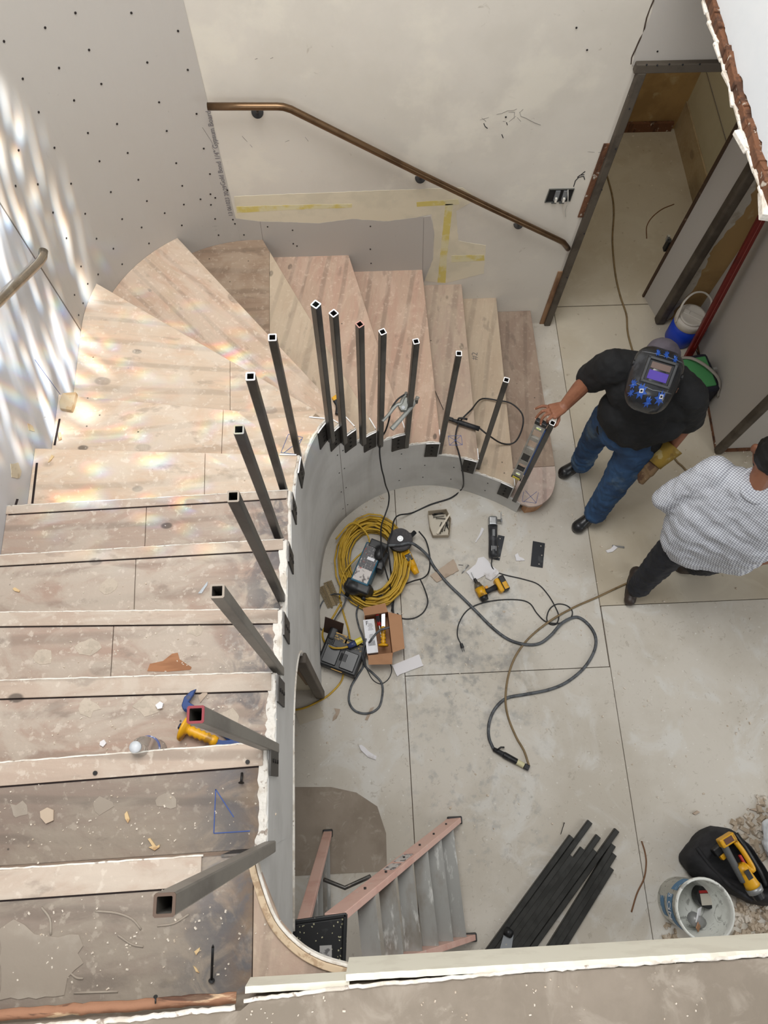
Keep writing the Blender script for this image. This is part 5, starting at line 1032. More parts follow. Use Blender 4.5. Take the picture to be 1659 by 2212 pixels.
flat('wood_chip', 'small yellow chip far left on a dusty tread', 'chip', [(28, 1272), (33, 1269), (44, 1276), (42, 1280), (32, 1277)], chip_w, z=RISE*12, th=.004)
flat('wood_chip', 'thin tan chip beside the long lag screw', 'chip', [(420, 2055), (432, 2046), (432, 2052), (424, 2063)], chip_w, z=RISE*16, th=.003)
flat('wood_chip', 'small tan chip below the long lag screw', 'chip', [(418, 2086), (424, 2090), (431, 2101), (424, 2099)], chip_w, z=RISE*16, th=.003)
flat('steel_scrap', 'thin grey triangular steel offcut near the third post', 'scrap', [(428, 1282), (447, 1258), (449, 1256), (448, 1264), (441, 1274), (436, 1282)], M('galvanised', (0, 0, 0)), z=RISE*12, th=.002)
flat('tan_wood_wedge', 'two dusty tan wedge blocks on the tread corner at the left wall', 'block', [(133, 873), (140, 855), (169, 853), (163, 880), (158, 892), (134, 888)], M('wedge', (172, 156, 130), [((160, 132, 92, .6), 14, .5, .6, O1, 'noise')], .8), z=RISE*9, th=.03, bevel=.003)
bl = MB(); bl.prism([tuple(P(x, y, 2.39).xy) for x, y in ((318, 1453), (322, 1438), (350, 1420), (372, 1410), (384, 1416), (400, 1436), (417, 1442), (414, 1446), (360, 1449))], 2.2102, 2.2112)
wd_m = M('torn_veneer', (164, 116, 82), [((140, 96, 66, .7), 12, .45, .6, (.3, 2, 1), 'noise')], .8)
bl = MB(); bl.prism([tuple(P(x, y, 2.21).xy) for x, y in ((318, 1450), (324, 1434), (352, 1428), (372, 1412), (384, 1410), (388, 1424), (402, 1434), (414, 1441), (412, 1447), (360, 1451))], 2.2101, 2.2114).build('torn_veneer', wd_m, stair)
screw('lag_screw', 'long black lag screw standing on the nearest tread', P(457, 2118, 2.725), P(460, 2040, 2.80), .0035, .008, black)
screw('deck_screw', 'short black screw stuck in the splintered edge at the bottom', P(336, 2153, 2.905), P(336, 2168, 2.89), .002, .005, black)
screw('lag_screw', 'dark rusted screw on the tread below the second post', P(521, 1691, 2.57), P(523, 1668, 2.558), .004, .009, steel_dark)
for x, y, n_, s_ in ((206, 1670, 15, 'round black screw head in the nosing strip below the bottle'), (535, 1646, 15, 'dark bolt head in the nosing strip near the second post')):
    p = P(x, y, RISE*n_+.008); o_ = MB().cyl((0, 0, 0), (0, 0, .004), .0065, n=12).cyl((0, 0, .004), (0, 0, .005), .003, n=6).build('screw_head_cap', steel_dark); o_.location = p; tag(o_, s_, 'screw')
for (x, y, z) in ((80, 1138, 1.87), ): pass

# --- water bottle
bt = P(330, 1612, RISE*14+.05); bt = P(338, 1622, RISE*14); bot = thing('water_bottle', 'clear plastic water bottle with blue label standing on the tread', 'bottle', Matrix.Translation((bt.x, bt.y, RISE*14)) @ Matrix.Scale(1.12, 4))
pet = M('clear_plastic', (246, 249, 250), rough=.05, trans=.97, ior=1.06, spec=1)
prof = [(.001, .001), (.028, .001), (.032, .006)]
for k in range(5): prof += [(.0325, .016+k*.014), (.0305, .023+k*.014)]
prof += [(.0325, .09), (.0325, .125), (.030, .145), (.020, .170), (.0125, .182), (.0125, .192)]
MB().lathe(prof+[(.001, .192)], 28).build('bottle', pet, bot, True); MB().tube([(.0332*math.cos(2*PI*k/28), .0332*math.sin(2*PI*k/28), .092) for k in range(29)], .0035, 6, caps=False, flat=.9).build('label', M('bottle_label', (72, 86, 140), [((206, 210, 222, .8), 40, .50, .60, O1, 'noise')], .5), bot, True)
MB().lathe([(.001, .188), (.0145, .188), (.0148, .203), (.001, .205)], 20).build('cap', M('cap_white', (226, 230, 234), rough=.3, trans=.4), bot, True)

# --- bolster chisel with yellow guard on the tread, and pry bar end
bc_ = thing('bolster_chisel', 'blue masonry chisel with a yellow hand guard behind the second post', 'chisel', TF((398, 1573), (505, 1618), RISE*14+.03))
mb = MB(); m4 = Matrix.Rotation(PI/2, 4, 'Y'); prof = [(.001, -.004), (.040, -.004), (.042, .004), (.020, .010), (.013, .016)]
for k in range(5): prof += [(.013, .018+k*.018), (.0175, .027+k*.018)]
mb.lathe(prof+[(.014, .115), (.001, .118)], 20, m4); mb.build('guard_grip', yellow, bc_, True)
MB().cyl((-.018, 0, 0), (-.002, 0, 0), .010, n=12).build('strike_cap', M('dark_blue_steel', (40, 46, 70), rough=.4, metal=.4), bc_)
mb = MB(); mb.prism([(.11, -.008), (.13, -.012), (.165, -.033), (.19, -.034), (.19, .03), (.165, .026), (.13, .010), (.11, .008)], -.005, .003); mb.build('blade', M('blue_steel', (38, 62, 112), [((70, 70, 76, .8), 20, .55, .64, O1, 'noise')], .4, .3), bc_)
hk = thing('pry_hook', 'blue hooked pry bar end showing past the second post', 'pry bar', Matrix.Translation(P(400, 1530, RISE*14)))
o0 = P(400, 1530, RISE*14); mb = MB(); mb.prism([tuple((P(x, y, RISE*14+.03)-o0).xy) for x, y in ((424, 1488), (418, 1502), (408, 1517), (432, 1531), (434, 1540), (396, 1534), (392, 1524), (398, 1506), (412, 1493))], .02, .034)
mb.build('hook', M('blue_steel', (0, 0, 0)), hk, bevel=.003)
MB().tube([P(400, 1531, RISE*14+.026)-o0, P(455, 1560, RISE*14+.02)-o0, P(500, 1600, RISE*14+.012)-o0], .009, 6).build('bar', M('blue_steel', (0, 0, 0)), hk)

# --- small tape and rag near the winder posts
tpz = RISE*7; cl_ = thing('utility_knife', 'small yellow and black tool lying between the winder posts', 'tool', TF((722, 862), (738, 880), tpz+.02))
MB().box((0, .01, 0), (.03, .04, .02)).build('yellow_end', yellow, cl_, bevel=.006); MB().tube(spline([(.01, 0, 0), (.05, -.01, 0), (.09, -.045, 0)]), .016, 8, flat=.6).build('body', black, cl_, True)

# --- spirit level held on the last post
lv_a, lv_b = P(1168, 905, 1.20), P(1130, 1010, .62)
m4, pb, pl_ = POST[14]; top_ = Vector((pb.x, pb.y, 0))
lv = thing('spirit_level', 'grey spirit level with yellow end held upright against the last post', 'level', Matrix.Translation((pb.x-.048, pb.y+.020, .50)))
gm = M('level_grey', (172, 168, 160), [((130, 128, 122, .5), 9, .5, .62, O1, 'noise')], .45, 0); Hh = .76
def plx(mb, x0, x1, z0, z1, th=.022): mb.box(((x0+x1)/2, 0, (z0+z1)/2), (x1-x0, th, z1-z0))
mb = MB(); plx(mb, -.036, -.026, 0, Hh); plx(mb, .022, .030, 0, Hh)
for z0, z1 in ((.03, .12), (.22, .27), (.36, .40), (.40, .44), (.54, .58), (.67, .73)): plx(mb, -.03, .026, z0, z1, .016)
mb.build('frame', gm, lv, bevel=.001); MB().box((-.003, 0, .32), (.046, .014, .10)).build('center_web', black, lv); MB().box((-.003, 0, .14), (.05, .010, .05)).build('web', black, lv)
MB().box((-.003, 0, .015), (.070, .027, .035)).build('end_cap', black, lv, bevel=.004); MB().box((-.003, -.0145, .018), (.05, .003, .022)).build('yellow_label', M('bright_yellow', (0, 0, 0)), lv); MB().box((-.003, 0, Hh-.01), (.070, .027, .035)).build('end_cap', black, lv, bevel=.004)
for z in (.075, .70): vv = MB().cyl((-.003, -.010, z), (-.003, .010, z), .017, n=20).build('vial_ring', white, lv); MB().cyl((-.016, -.011, z), (.010, -.011, z), .006, n=10).build('vial', M('vial_green', (196, 206, 120), rough=.15), vv)
MB().box((.034, .0, .40), (.006, .023, .60)).build('blue_edge', M('level_blue', (44, 84, 150), rough=.4), lv)
lv.rotation_euler = (0, 0, math.radians(-32))

# --- cooler, green bag, red pole
cz = P(1478, 712, 0); cl = thing('drink_cooler', 'blue round water cooler with white lid and handle in the corner', 'cooler', Matrix.Translation(Vector((2.545, 3.215, 0))))
MB().lathe([(.001, 0), (.098, 0), (.106, .012), (.112, .22), (.001, .22)], 32).build('body', M('cooler_blue', (20, 62, 186), rough=.4), cl, True)
wh = M('cooler_white', (206, 200, 190), rough=.5)
MB().lathe([(.108, .218), (.115, .222), (.118, .275), (.112, .285), (.001, .286)], 32).build('collar', wh, cl, True)
lidm = MB(); lidm.lathe([(.001, .284), (.096, .284), (.098, .296), (.090, .302), (.080, .296), (.001, .296)], 32); lid_ = lidm.build('lid', wh, cl, True); MB().box((0, 0, .300), (.15, .045, .014), rz=-.6).build('lid_rib', wh, lid_, bevel=.006); MB().box((-.045, .03, .308), (.045, .028, .012), rz=-.6).build('spout_tab', wh, lid_, bevel=.004)
MB().tube(spline([(-.116, -.02, .25), (-.122, .0, .33), (-.10, .05, .40), (-.03, .10, .43), (.05, .10, .43), (.11, .06, .39), (.12, .03, .32), (.118, .02, .26)]), .012, 8, flat=.6).build('handle', wh, cl, True)
gb = thing('cooler_bag', 'green and black lunch cooler bag leaning against the right wall', 'bag', Matrix.Translation((2.50, 2.74, 0)) @ Matrix.Rotation(math.radians(8), 4, 'Z'))
MB().box((0, 0, .13), (.26, .32, .26)).build('body', M('navy_fabric', (26, 28, 42), rough=.7), gb, bevel=.03, seg=3); MB().box((-.0, 0, .262), (.20, .25, .02)).build('lid_panel', M('green_fabric', (70, 140, 84), rough=.7), gb, bevel=.01, seg=2)
MB().tube(spline([(-.08, .16, .24), (-.02, .10, .30), (.06, .0, .31), (.12, -.10, .28), (.13, -.18, .18)]), .014, 6, flat=.4).build('strap', M('grey_webbing', (150, 144, 136), rough=.8), gb, True)
MB().box((.135, -.02, .12), (.03, .24, .20)).build('side_pocket', M('navy_fabric', (0, 0, 0)), gb, bevel=.01); MB().box((.12, .0, .285), (.03, .02, .008)).build('buckle', silver, gb)
rp = thing('red_pole', 'dark red painted steel pole leaning on the right wall', 'pole', frame(P(1478, 785, .0), PX(1659, 445, 2.60)))
Lr = (P(1478, 785, 0)-PX(1659, 445, 2.60)).length+.5
MB().box((Lr/2, 0, 0), (Lr, .052, .038)).build('shaft', M('oxide_red', (112, 30, 24), [((84, 22, 20, .7), 6, .5, .62, O1, 'noise'), ((196, 190, 180, .7), 50, .70, .73, O1, 'noise')], .45), rp, bevel=.006)
MB().box((Lr*.4, 0, .020), (Lr*.6, .004, .003)).build('seam', M('seam_pink', (150, 80, 74), rough=.6), rp); MB().box((.02, 0, 0), (.05, .07, .055)).build('foot', M('oxide_dark', (60, 20, 18), rough=.6), rp, bevel=.005)
cable('hanging_cord', 'thin black cord hanging beside the red pole', [(1498, 715, .0), (1502, 730), (1500, 745), (1507, 766, .1)], .003, blackrub)
dc = thing('door_catch', 'small dark latch at the foot of the corridor edge trim', 'latch', Matrix.Translation(Vector((2.335, 3.66, .55)))); MB().box((0, .0, 0), (.03, .04, .10)).build('body', black, dc, bevel=.003); MB().box((-.012, .02, .05), (.018, .02, .05)).build('plate', silver, dc)

# smooth smears of plaster on the nearest treads and cords of dried mud
sm_m = M('dried_mud', (152, 141, 128), [((166, 156, 143, .6), 6, .5, .62, O1, 'noise')], .85, bump=(25, .4, .003))
sm_l = M('pale_dried_mud', (190, 177, 161), [((174, 162, 147, .7), 30, .48, .60, O1, 'noise')], .9, bump=(60, .8, .004))
def smear(px, z, seed, th=.0022, mat=sm_m):
    c = [P(x, y, z) for x, y in px]; r = ragged([p.xy for p in c]+[c[0].xy], .004, .02, seed)[:-1]; MB().prism([tuple(v) for v in r], z+.0001, z+th).build('plaster_smear', mat, stair, bevel=.001, seg=1)
smear([(0, 2010), (18, 1990), (30, 1985), (52, 2000), (78, 2014), (100, 2022), (150, 2020), (172, 2022), (178, 2040), (172, 2060), (178, 2080), (150, 2110), (140, 2150), (0, 2160)], 2.72, 1)
for px in ([(205, 1968), (250, 1972), (285, 1985), (305, 2008)], [(150, 2100), (165, 2112), (180, 2114)], [(340, 2000), (375, 1995), (408, 1975)], [(255, 2020), (285, 2040), (310, 2045)], [(160, 2145), (255, 2142)], [(90, 1960), (108, 1985), (110, 2020)]):
    MB().tube([p+Vector((0, 0, .001)) for p in spline([P(x, y, 2.72) for x, y in px], 4)], .0028, 5, flat=.6).build('mud_ridge', sm_m, stair, True)
for k, (cx_, cy_, r, n_) in enumerate(((190, 1430-30, 26, 13), (320, 1525, 30, 14), (190, 1530, 24, 14), (495, 1550, 24, 14), (235, 1268, 22, 12), (360, 1730, 22, 15), (220, 1740, 24, 15), (40, 1750, 22, 15), (95, 1420, 24, 13), (420, 1360, 20, 13))):
    rr = random.Random(k); smear([(cx_+r*rr.uniform(.7, 1.15)*math.cos(a*PI/5), cy_+r*.8*rr.uniform(.7, 1.15)*math.sin(a*PI/5)) for a in range(10)], RISE*n_, k+20, .0012, sm_m if n_ > 14 else sm_l)

gm_d = M('gap_dark', (0, 0, 0)); wp = M('mud_tan', (200, 190, 168), [((170, 156, 130, .7), 20, .5, .62, O1, 'noise')], .85)
for px, z in (([(129, 905), (118, 962)], 1.53), ([(80, 1000), (70, 1088)], 1.70), ([(38, 1078), (30, 1106)], 1.87)):
    mb = MB(); ribbon(mb, [P(x, y, z) for x, y in px], .010, (0, 0, 1), .002); mb.build('wall_gap', gm_d, stair)
for k, px in enumerate(([(150, 903), (160, 908), (172, 925), (176, 938), (166, 934), (155, 920)], [(22, 1003), (38, 1000), (46, 1018), (40, 1034), (24, 1030)], [(58, 915), (70, 920), (74, 932), (62, 930)])):
    r = ragged([PX(x, y, -1.535) for x, y in px+[px[0]]], .003, .02, k)[:-1]
    for p in r: p.x = -1.535
    mb = MB(); slab_on(mb, r, (1, 0, 0), .003); mb.build('mud_patch', wp, wall_left)
sp_m = M('paint_fleck', (176, 172, 140), rough=.8); mb = MB(); rr = random.Random(4)
for k in range(70):
    a = [rr.random(), rr.random()]; p = cap[0].lerp(cap[1], a[0]).lerp(cap[3].lerp(cap[2], a[0]), a[1])-O_; mb.box((p.x, p.y, zc-.0035), (rr.uniform(.002, .006), rr.uniform(.002, .006), .001), rz=rr.random()*3)
tag(mb.build('paint_fleck', sp_m, ct), kind='stuff')
wlb = MB(); q0 = cap[0].lerp(cap[2], .70)-O_; wlb.box((q0.x, q0.y, zc-.003), (.045, .06, .002)); wlb.build('worn_patch', M('worn_grey_patch', (170, 168, 166), [((80, 78, 78, .8), 30, .5, .6, O1, 'noise')], .7), ct)
# ================= PEOPLE =================
skin_m = M('skin', (142, 94, 70), [((118, 74, 54, .5), 14, .45, .65, O1, 'noise')], .55, bump=(90, .15, .002))
skin_d = skin_m
def lofts(mb, chain):
    for (a, ra), (b, rb) in zip(chain[:-1], chain[1:]): mb.cone(a, b, ra, rb, 12)
def hand(mb, wrist, palm_dir, side, out, fingers, thumb, pl=.085, pw=.036):
    """palm slab plus five finger chains given as lists of points"""
    c = wrist+palm_dir*pl*.55
    for k in (-1.0, -.35, .35, 1.0): mb.cone(wrist+side*k*pw*.55, wrist+palm_dir*pl+side*k*pw, .017, .0135, 10)
    for f in fingers+[thumb]:
        n = len(f)-1
        for i in range(n): mb.cone(f[i], f[i+1], .0100-.0008*i-(0 if f is not thumb else -.0015), .0092-.0009*i, 10)

# ---- welder in black T-shirt, bending over the last post ----
wl = thing('person', 'person in black T-shirt and blue jeans with a welding helmet, leaning to the last post', 'person', Matrix.Translation(Vector((1.58, 1.9, 0))))
WO = Vector((1.58, 1.9, 0))
def Q(x, y, z): return P(x, y, z)-WO
shR, shL = Q(1322, 790, 1.40), Q(1492, 855, 1.38); elR, elL = Q(1268, 822, 1.17), Q(1490, 905, 1.10); wrR = Q(1217, 879, 1.275); wrL = Q(1447, 968, .93)
neck = Q(1412, 800, 1.46); headc = Q(1424, 778, 1.57)
hip = Q(1345, 925, .88); kR, kL = Q(1282, 948, .49), Q(1326, 1047, .49); hR, hL = Q(1318, 905, .86), Q(1378, 965, .86); aR, aL = Q(1253, 1005, .12), Q(1284, 1110, .12)
b = MB()
lofts(b, [(hip, .12), (Q(1385, 870, 1.2), .13), (neck, .06), (headc, .075)]); b.sph(headc, (.085, .095, .11))
lofts(b, [(neck, .06), (shR, .06), (elR, .050), (elR.lerp(wrR, .35), .047), (wrR, .031)]); lofts(b, [(neck, .06), (shL, .06), (elL, .050), (wrL, .032)])
lofts(b, [(hR, .09), (kR, .06), (aR, .04)]); lofts(b, [(hL, .09), (kL, .06), (aL, .04)])
# right hand: index and middle lie along the level, ring and little curl, thumb wraps the tube
pd = (Q(1187, 892, 1.30)-wrR).normalized(); sd_ = (Q(1180, 878, 1.30)-Q(1193, 903, 1.30)).normalized()
F = [[Q(1182, 878, 1.305), Q(1171, 877, 1.31), Q(1163, 880, 1.30), Q(1157, 883, 1.285)], [Q(1185, 885, 1.31), Q(1172, 888, 1.315), Q(1164, 895, 1.29), Q(1158, 903, 1.265)],
     [Q(1188, 892, 1.31), Q(1177, 897, 1.315), Q(1170, 906, 1.29), Q(1168, 916, 1.265)], [Q(1193, 900, 1.30), Q(1184, 906, 1.305), Q(1182, 912, 1.275), Q(1184, 915, 1.25)]]
hand(b, wrR+pd*.01, pd, sd_, None, F, [Q(1207, 893, 1.27), Q(1207, 907, 1.26), Q(1203, 917, 1.25), Q(1198, 922, 1.235)], pl=.075)
blob(b, 'body', skin_m, wl, .0045, 3)
nl = MB()
for f in F: d = (f[3]-f[2]).normalized(); nl.sph(f[3]+d*.0055+Vector((0, 0, .004)), (.0052, .0052, .003), n=8, m=6)
tag(nl.build('fingernail', M('nail_pale', (206, 170, 150), rough=.35), wl, True), kind='stuff')
tee = M('black_cotton', (17, 18, 20), [((30, 31, 34, .6), 5, .5, .62, O1, 'noise'), ((90, 92, 96, .5), 7, .68, .76, O1, 'noise')], .85, bump=(220, .2, .002))
s = MB()
lofts(s, [(Q(1362, 915, .92), .165), (Q(1375, 900, 1.06), .20), (Q(1400, 855, 1.25), .185), (Q(1408, 825, 1.36), .13)])
s.cone(Q(1335, 925, .90), Q(1390, 945, .90), .13, .13); s.cone(Q(1345, 890, 1.1), Q(1430, 905, 1.12), .15, .14); s.cone(Q(1360, 840, 1.28), Q(1455, 865, 1.27), .13, .13)
lofts(s, [(Q(1375, 800, 1.39), .10), (shR, .098), (shR.lerp(elR, .82), .088)]); lofts(s, [(Q(1440, 815, 1.38), .105), (shL, .098), (shL.lerp(elL, .95)+Vector((0, 0, -.02)), .086)])
s.cone(Q(1375, 800, 1.39), Q(1440, 815, 1.38), .10, .10)
blob(s, 'black_t_shirt', tee, wl, .009, 8, (.022, .07))
jean = M('blue_denim', (48, 80, 118), [((36, 60, 92, .8), 6, .45, .62, O1, 'noise'), ((104, 122, 134, .6), 4, .58, .70, O1, 'noise'), ((60, 70, 74, .6), 9, .6, .7, O1, 'noise')], .85, bump=(160, .2, .002))
j = MB(); lofts(j, [(Q(1345, 925, .93), .15), (hR, .118), (kR, .086), (kR.lerp(aR, .75), .072), (aR+Vector((0, 0, .03)), .074)]); lofts(j, [(Q(1365, 935, .93), .15), (hL, .122), (kL, .090), (kL.lerp(aL, .75), .076), (aL+Vector((0, 0, .03)), .08)])
for a, k in ((aR, kR), (aL, kL)):
    for t in (.52, .66, .80): j.sph(k.lerp(a, t), (.083, .083, .03))
blob(j, 'blue_jeans', jean, wl, .008, 3, (.02, .05))
boot_m = M('black_boot', (32, 33, 35), [((92, 92, 92, .5), 16, .56, .66, O1, 'noise')], .35)
def boot(name, heel, toe, ankle, mat, parent, r=.043, sole=None):
    m = MB(); d = (toe-heel).normalized(); m.cone(heel+Vector((0, 0, .045)), heel.lerp(toe, .5)+Vector((0, 0, .045)), r*.95, r); m.cone(heel.lerp(toe, .5)+Vector((0, 0, .045)), toe-d*.045+Vector((0, 0, .040)), r, r*1.12); m.cone(heel.lerp(toe, .22)+Vector((0, 0, .05)), ankle, r*1.05, r*1.05)
    m.cone(heel.lerp(toe, .35)+Vector((0, 0, .08)), heel.lerp(toe, .7)+Vector((0, 0, .055)), r*.8, r*.85)
    o = blob(m, name, mat, parent, .007, 3); s_ = MB(); pr = []; sd2 = Vector((-d.y, d.x, 0))
    for i in range(24):
        a = 2*PI*i/24; t = (math.cos(a)+1)/2; wv = .040+.012*t-.006*math.sin(PI*t); c = heel.lerp(toe-d*.005, t)-d*.03*(1-t); pr.append((c.x+sd2.x*wv*math.sin(a), c.y+sd2.y*wv*math.sin(a)))
    s_.prism(pr, .001, .024); s_.build('sole', M('sole', (24, 24, 25), rough=.7) if sole is None else sole, o, bevel=.004)
    lc_ = MB()
    for t in (.38, .46, .54, .62):
        c = heel.lerp(toe, t)+Vector((0, 0, .125-.085*(t-.38)/.3)); lc_.tube([c-sd2*.022, c+Vector((0, 0, .006)), c+sd2*.022], .0028, 5)
    tag(lc_.build('lace', black, o, True), kind='stuff'); return o
boot('boot', Q(1258, 1000, 0), Q(1206, 1032, 0), aR+Vector((0, 0, .02)), boot_m, wl); boot('boot', Q(1289, 1108, 0), Q(1236, 1150, 0), aL+Vector((0, 0, .02)), boot_m, wl)
# welder's glove on the hanging hand
leather = M('yellow_leather', (146, 118, 44), [((112, 88, 44, .8), 8, .48, .6, O1, 'noise'), ((170, 156, 112, .7), 16, .56, .66, O1, 'noise')], .8)
ld_ = M('worn_leather', (116, 92, 64), [((76, 50, 36, .8), 14, .5, .6, O1, 'noise'), ((160, 148, 120, .6), 14, .58, .66, O1, 'noise')], .8)
gw = Q(1412, 1005, .86); gdir = (gw-wrL).normalized(); fr = frame(wrL-gdir*.02, gw); g_ = thing_g = MB()
g_.lathe([(.074, 0), (.070, .02), (.050, .12), (.046, .15), (.044, .15), (.047, .12), (.067, .02), (.071, 0)], 24, fr @ Matrix.Rotation(PI/2, 4, 'Y')); g_.v = g_.v; cu = g_.build('glove_cuff', leather, wl, True)
h = MB(); base = fr @ Vector((.14, 0, 0)); d = gdir; sx = (Q(1420, 1028, .86)-Q(1400, 990, .86)).normalized(); up = Vector((0, 0, 1))
for k in (-1, 0, 1): h.cone(base+sx*k*.016, base+d*.055+sx*k*.024, .024, .021)
for k, ln in ((-1.5, .055), (-.5, .066), (.5, .068), (1.5, .058)):
    p0 = base+d*.055+sx*k*.017; p1 = p0+d*ln*.6+Vector((0, 0, -.006)); p2 = p1+d*ln*.35+Vector((0, 0, -.030)); h.cone(p0, p1, .0135, .0125); h.cone(p1, p2, .0125, .0115)
t0 = base-sx*.02; h.cone(t0, t0-sx*.022+d*.03, .014, .014); h.cone(t0-sx*.022+d*.03, t0-sx*.034+d*.058, .014, .012)
blob(h, 'glove', ld_, wl, .0055, 2)
# cap, helmet
cp_ = MB(); cp_.sph(headc+Vector((.005, .006, .035)), (.095, .10, .082)); blob(cp_, 'cap', M('grey_cap', (84, 78, 86), [((64, 58, 66, .7), 8, .5, .62, O1, 'noise')], .85), wl, .008, 3)
hr_ = MB(); hr_.sph(headc+Vector((.012, .014, -.015)), (.094, .102, .085)); blob(hr_, 'hair', M('black_hair', (22, 19, 18), rough=.6), wl, .008, 2)
T_, B_ = Q(1437, 752, 1.665), Q(1386, 890, 1.50); yax = (T_-B_).normalized(); xr = (Q(1448, 803, 1.6)-Q(1385, 778, 1.6)).normalized(); xax = (xr-yax*xr.dot(yax)).normalized(); zax = xax.cross(yax)
hm4 = Matrix.Identity(4)
for i, c in enumerate((xax, yax, zax)):
    for jx in range(3): hm4[jx][i] = c[jx]
hc = (T_+B_)/2; LH = (T_-B_).length/2; hm4.translation = hc-zax*.02
helm = bpy.data.objects.new('welding_helmet', None)
def prof_w(v): return (.130 if v > 0 else .130+.022*v)*(1-abs(v)**4.2)**(1/2.6) if abs(v) < 1 else 0
def surf(x, y):
    v = max(-.999, min(.999, y/LH)); w_ = max(prof_w(v), 1e-4); u = max(-1, min(1, x/w_)); return (.125*(1-abs(v)**3)**.6)*(1-abs(u)**2.6)**.6
sh = MB(); NV, NU = 30, 28; vs = []
for i in range(NV+1):
    v = -math.cos(PI*i/NV)*.9995
    for k in range(NU+1):
        u = -math.cos(PI*k/NU)*.9995; w_ = max(prof_w(v), .002); vs.append((u*w_, v*LH, surf(u*w_, v*LH)-.0))
fs = [(i*(NU+1)+k, i*(NU+1)+k+1, (i+1)*(NU+1)+k+1, (i+1)*(NU+1)+k) for i in range(NV) for k in range(NU)]
sh.add(vs, fs, hm4); helmo = sh.build('welding_helmet', M('helmet_black', (38, 40, 44), [((84, 88, 94, .6), 7, .55, .7, O1, 'noise')], .22), wl, True)
so_m = helmo.modifiers.new('shell', 'SOLIDIFY'); so_m.thickness = .004; so_m.offset = 0
def hb_(name, c, d_, mat, bev=.003, rz=0): return MB().box(c, d_, hm4, rz=rz).build(name, mat, helmo, bevel=bev)
fm = M('helmet_frame', (52, 54, 56), rough=.5); zt = .122; yc = .032
for c_, d_ in (((0, yc+.060, zt), (.150, .014, .030)), ((0, yc-.060, zt), (.150, .014, .030)), ((-.068, yc, zt), (.014, .132, .030)), ((.068, yc, zt), (.014, .132, .030))): hb_('window_frame', c_, d_, fm)
hb_('window_backing', (0, yc, zt-.004), (.126, .108, .012), M('backing_black', (16, 16, 20), rough=.5)); hb_('sensor_strip', (0, yc+.028, zt+.004), (.098, .032, .004), M('sensor_brown', (106, 88, 80), rough=.25), .001)
hb_('dark_lens', (0, yc-.020, zt+.004), (.098, .046, .004), M('violet_lens', (84, 66, 160), rough=.12), .001)
for sx_ in (-1, 1): MB().cyl(hm4 @ Vector((sx_*.112, .055, .03)), hm4 @ Vector((sx_*.132, .055, .03)), .016, n=14).build('pivot_knob', black, helmo, bevel=.002)
bl_ = M('helmet_blue', (38, 80, 165), [((120, 160, 220, .7), 60, .58, .66, O1, 'noise')], .35)
def patch(poly, mat, lift=.0062, name='blue_flame'):
    poly = [Vector(p) for p in poly]; n = len(poly); c = sum(poly, Vector((0, 0)))/n; mb = MB(); vs = []; K = 3
    vs.append((c.x, c.y, surf(c.x, c.y)+lift))
    for r in range(1, K+1):
        for p in poly: q = c.lerp(p, r/K); vs.append((q.x, q.y, surf(q.x, q.y)+lift))
    fs = [(0, 1+i, 1+(i+1) % n) for i in range(n)]
    for r in range(K-1):
        for i in range(n): fs.append((1+r*n+i, 1+(r+1)*n+i, 1+(r+1)*n+(i+1) % n, 1+r*n+(i+1) % n))
    mb.add(vs, fs, hm4); return mb.build(name, mat, helmo)
def flame(cx_, cy_, s_, pts): patch([(cx_+x*s_, cy_+y*s_) for x, y in pts], bl_)
spike = [(-.2, 0), (-.5, .5), (-.35, 1.1), (-.1, .7), (.1, 1.3), (.25, .6), (.6, .9), (.45, .2), (.9, -.1), (.4, -.35), (.5, -1.0), (.1, -.6), (-.2, -1.1), (-.3, -.4), (-.8, -.5)]
for cx_, cy_, s_, fl_x in ((-.050, -.082, .036, 1), (.052, -.088, .034, -1), (.0, -.122, .026, 1), (-.096, -.055, .022, 1), (-.088, -.10, .018, -1), (-.035, .128, .018, 1), (.010, .130, .020, -1), (.055, .122, .020, 1)): flame(cx_, cy_, s_, [(x*fl_x, y) for x, y in spike])
for cx_ in (-.050, .052): patch([(cx_-.009, -.070), (cx_+.008, -.066), (cx_+.011, -.086), (cx_-.006, -.090)], M('emblem_white', (214, 214, 220), rough=.4), .0074, 'square_emblem'); patch([(cx_-.005, -.074), (cx_+.005, -.071), (cx_+.007, -.082), (cx_-.003, -.085)], black, .0084, 'square_emblem')
MB().tube([hm4 @ Vector((x, -.046-.014*(1-abs(x)/.1), surf(x, -.05)+.003)) for x in [-.10+.2*i/12 for i in range(13)]], .0022, 6).build('brow_ridge', M('worn_edge', (112, 116, 122), rough=.3), helmo, True)
MB().tube([hm4 @ Vector((x, .118, surf(x, .118)+.001)) for x in [-.105+.21*i/12 for i in range(13)]], .0026, 6).build('brow_ridge', M('worn_edge', (0, 0, 0)), helmo, True)
# features under the raised shell
fc = MB(); dface = Vector((-.62, -.76, -.18)).normalized(); sf = dface.cross(Vector((0, 0, 1))).normalized()
for k in (-1, 1): fc.sph(headc+dface*.086+sf*k*.032+Vector((0, 0, .012)), .011, n=10, m=6)
fc.build('eye', M('eye_white', (220, 214, 206), rough=.2), wl, True)
fc = MB(); fc.cone(headc+dface*.085+Vector((0, 0, .012)), headc+dface*.112+Vector((0, 0, -.025)), .009, .014); fc.cone(headc+dface*.086+sf*.02+Vector((0, 0, -.058)), headc+dface*.086-sf*.02+Vector((0, 0, -.058)), .007, .007)
for k in (-1, 1): fc.sph(headc+sf*k*.088+Vector((0, 0, -.005)), (.014, .02, .03))
blob(fc, 'face_features', skin_m, wl, .004, 2)

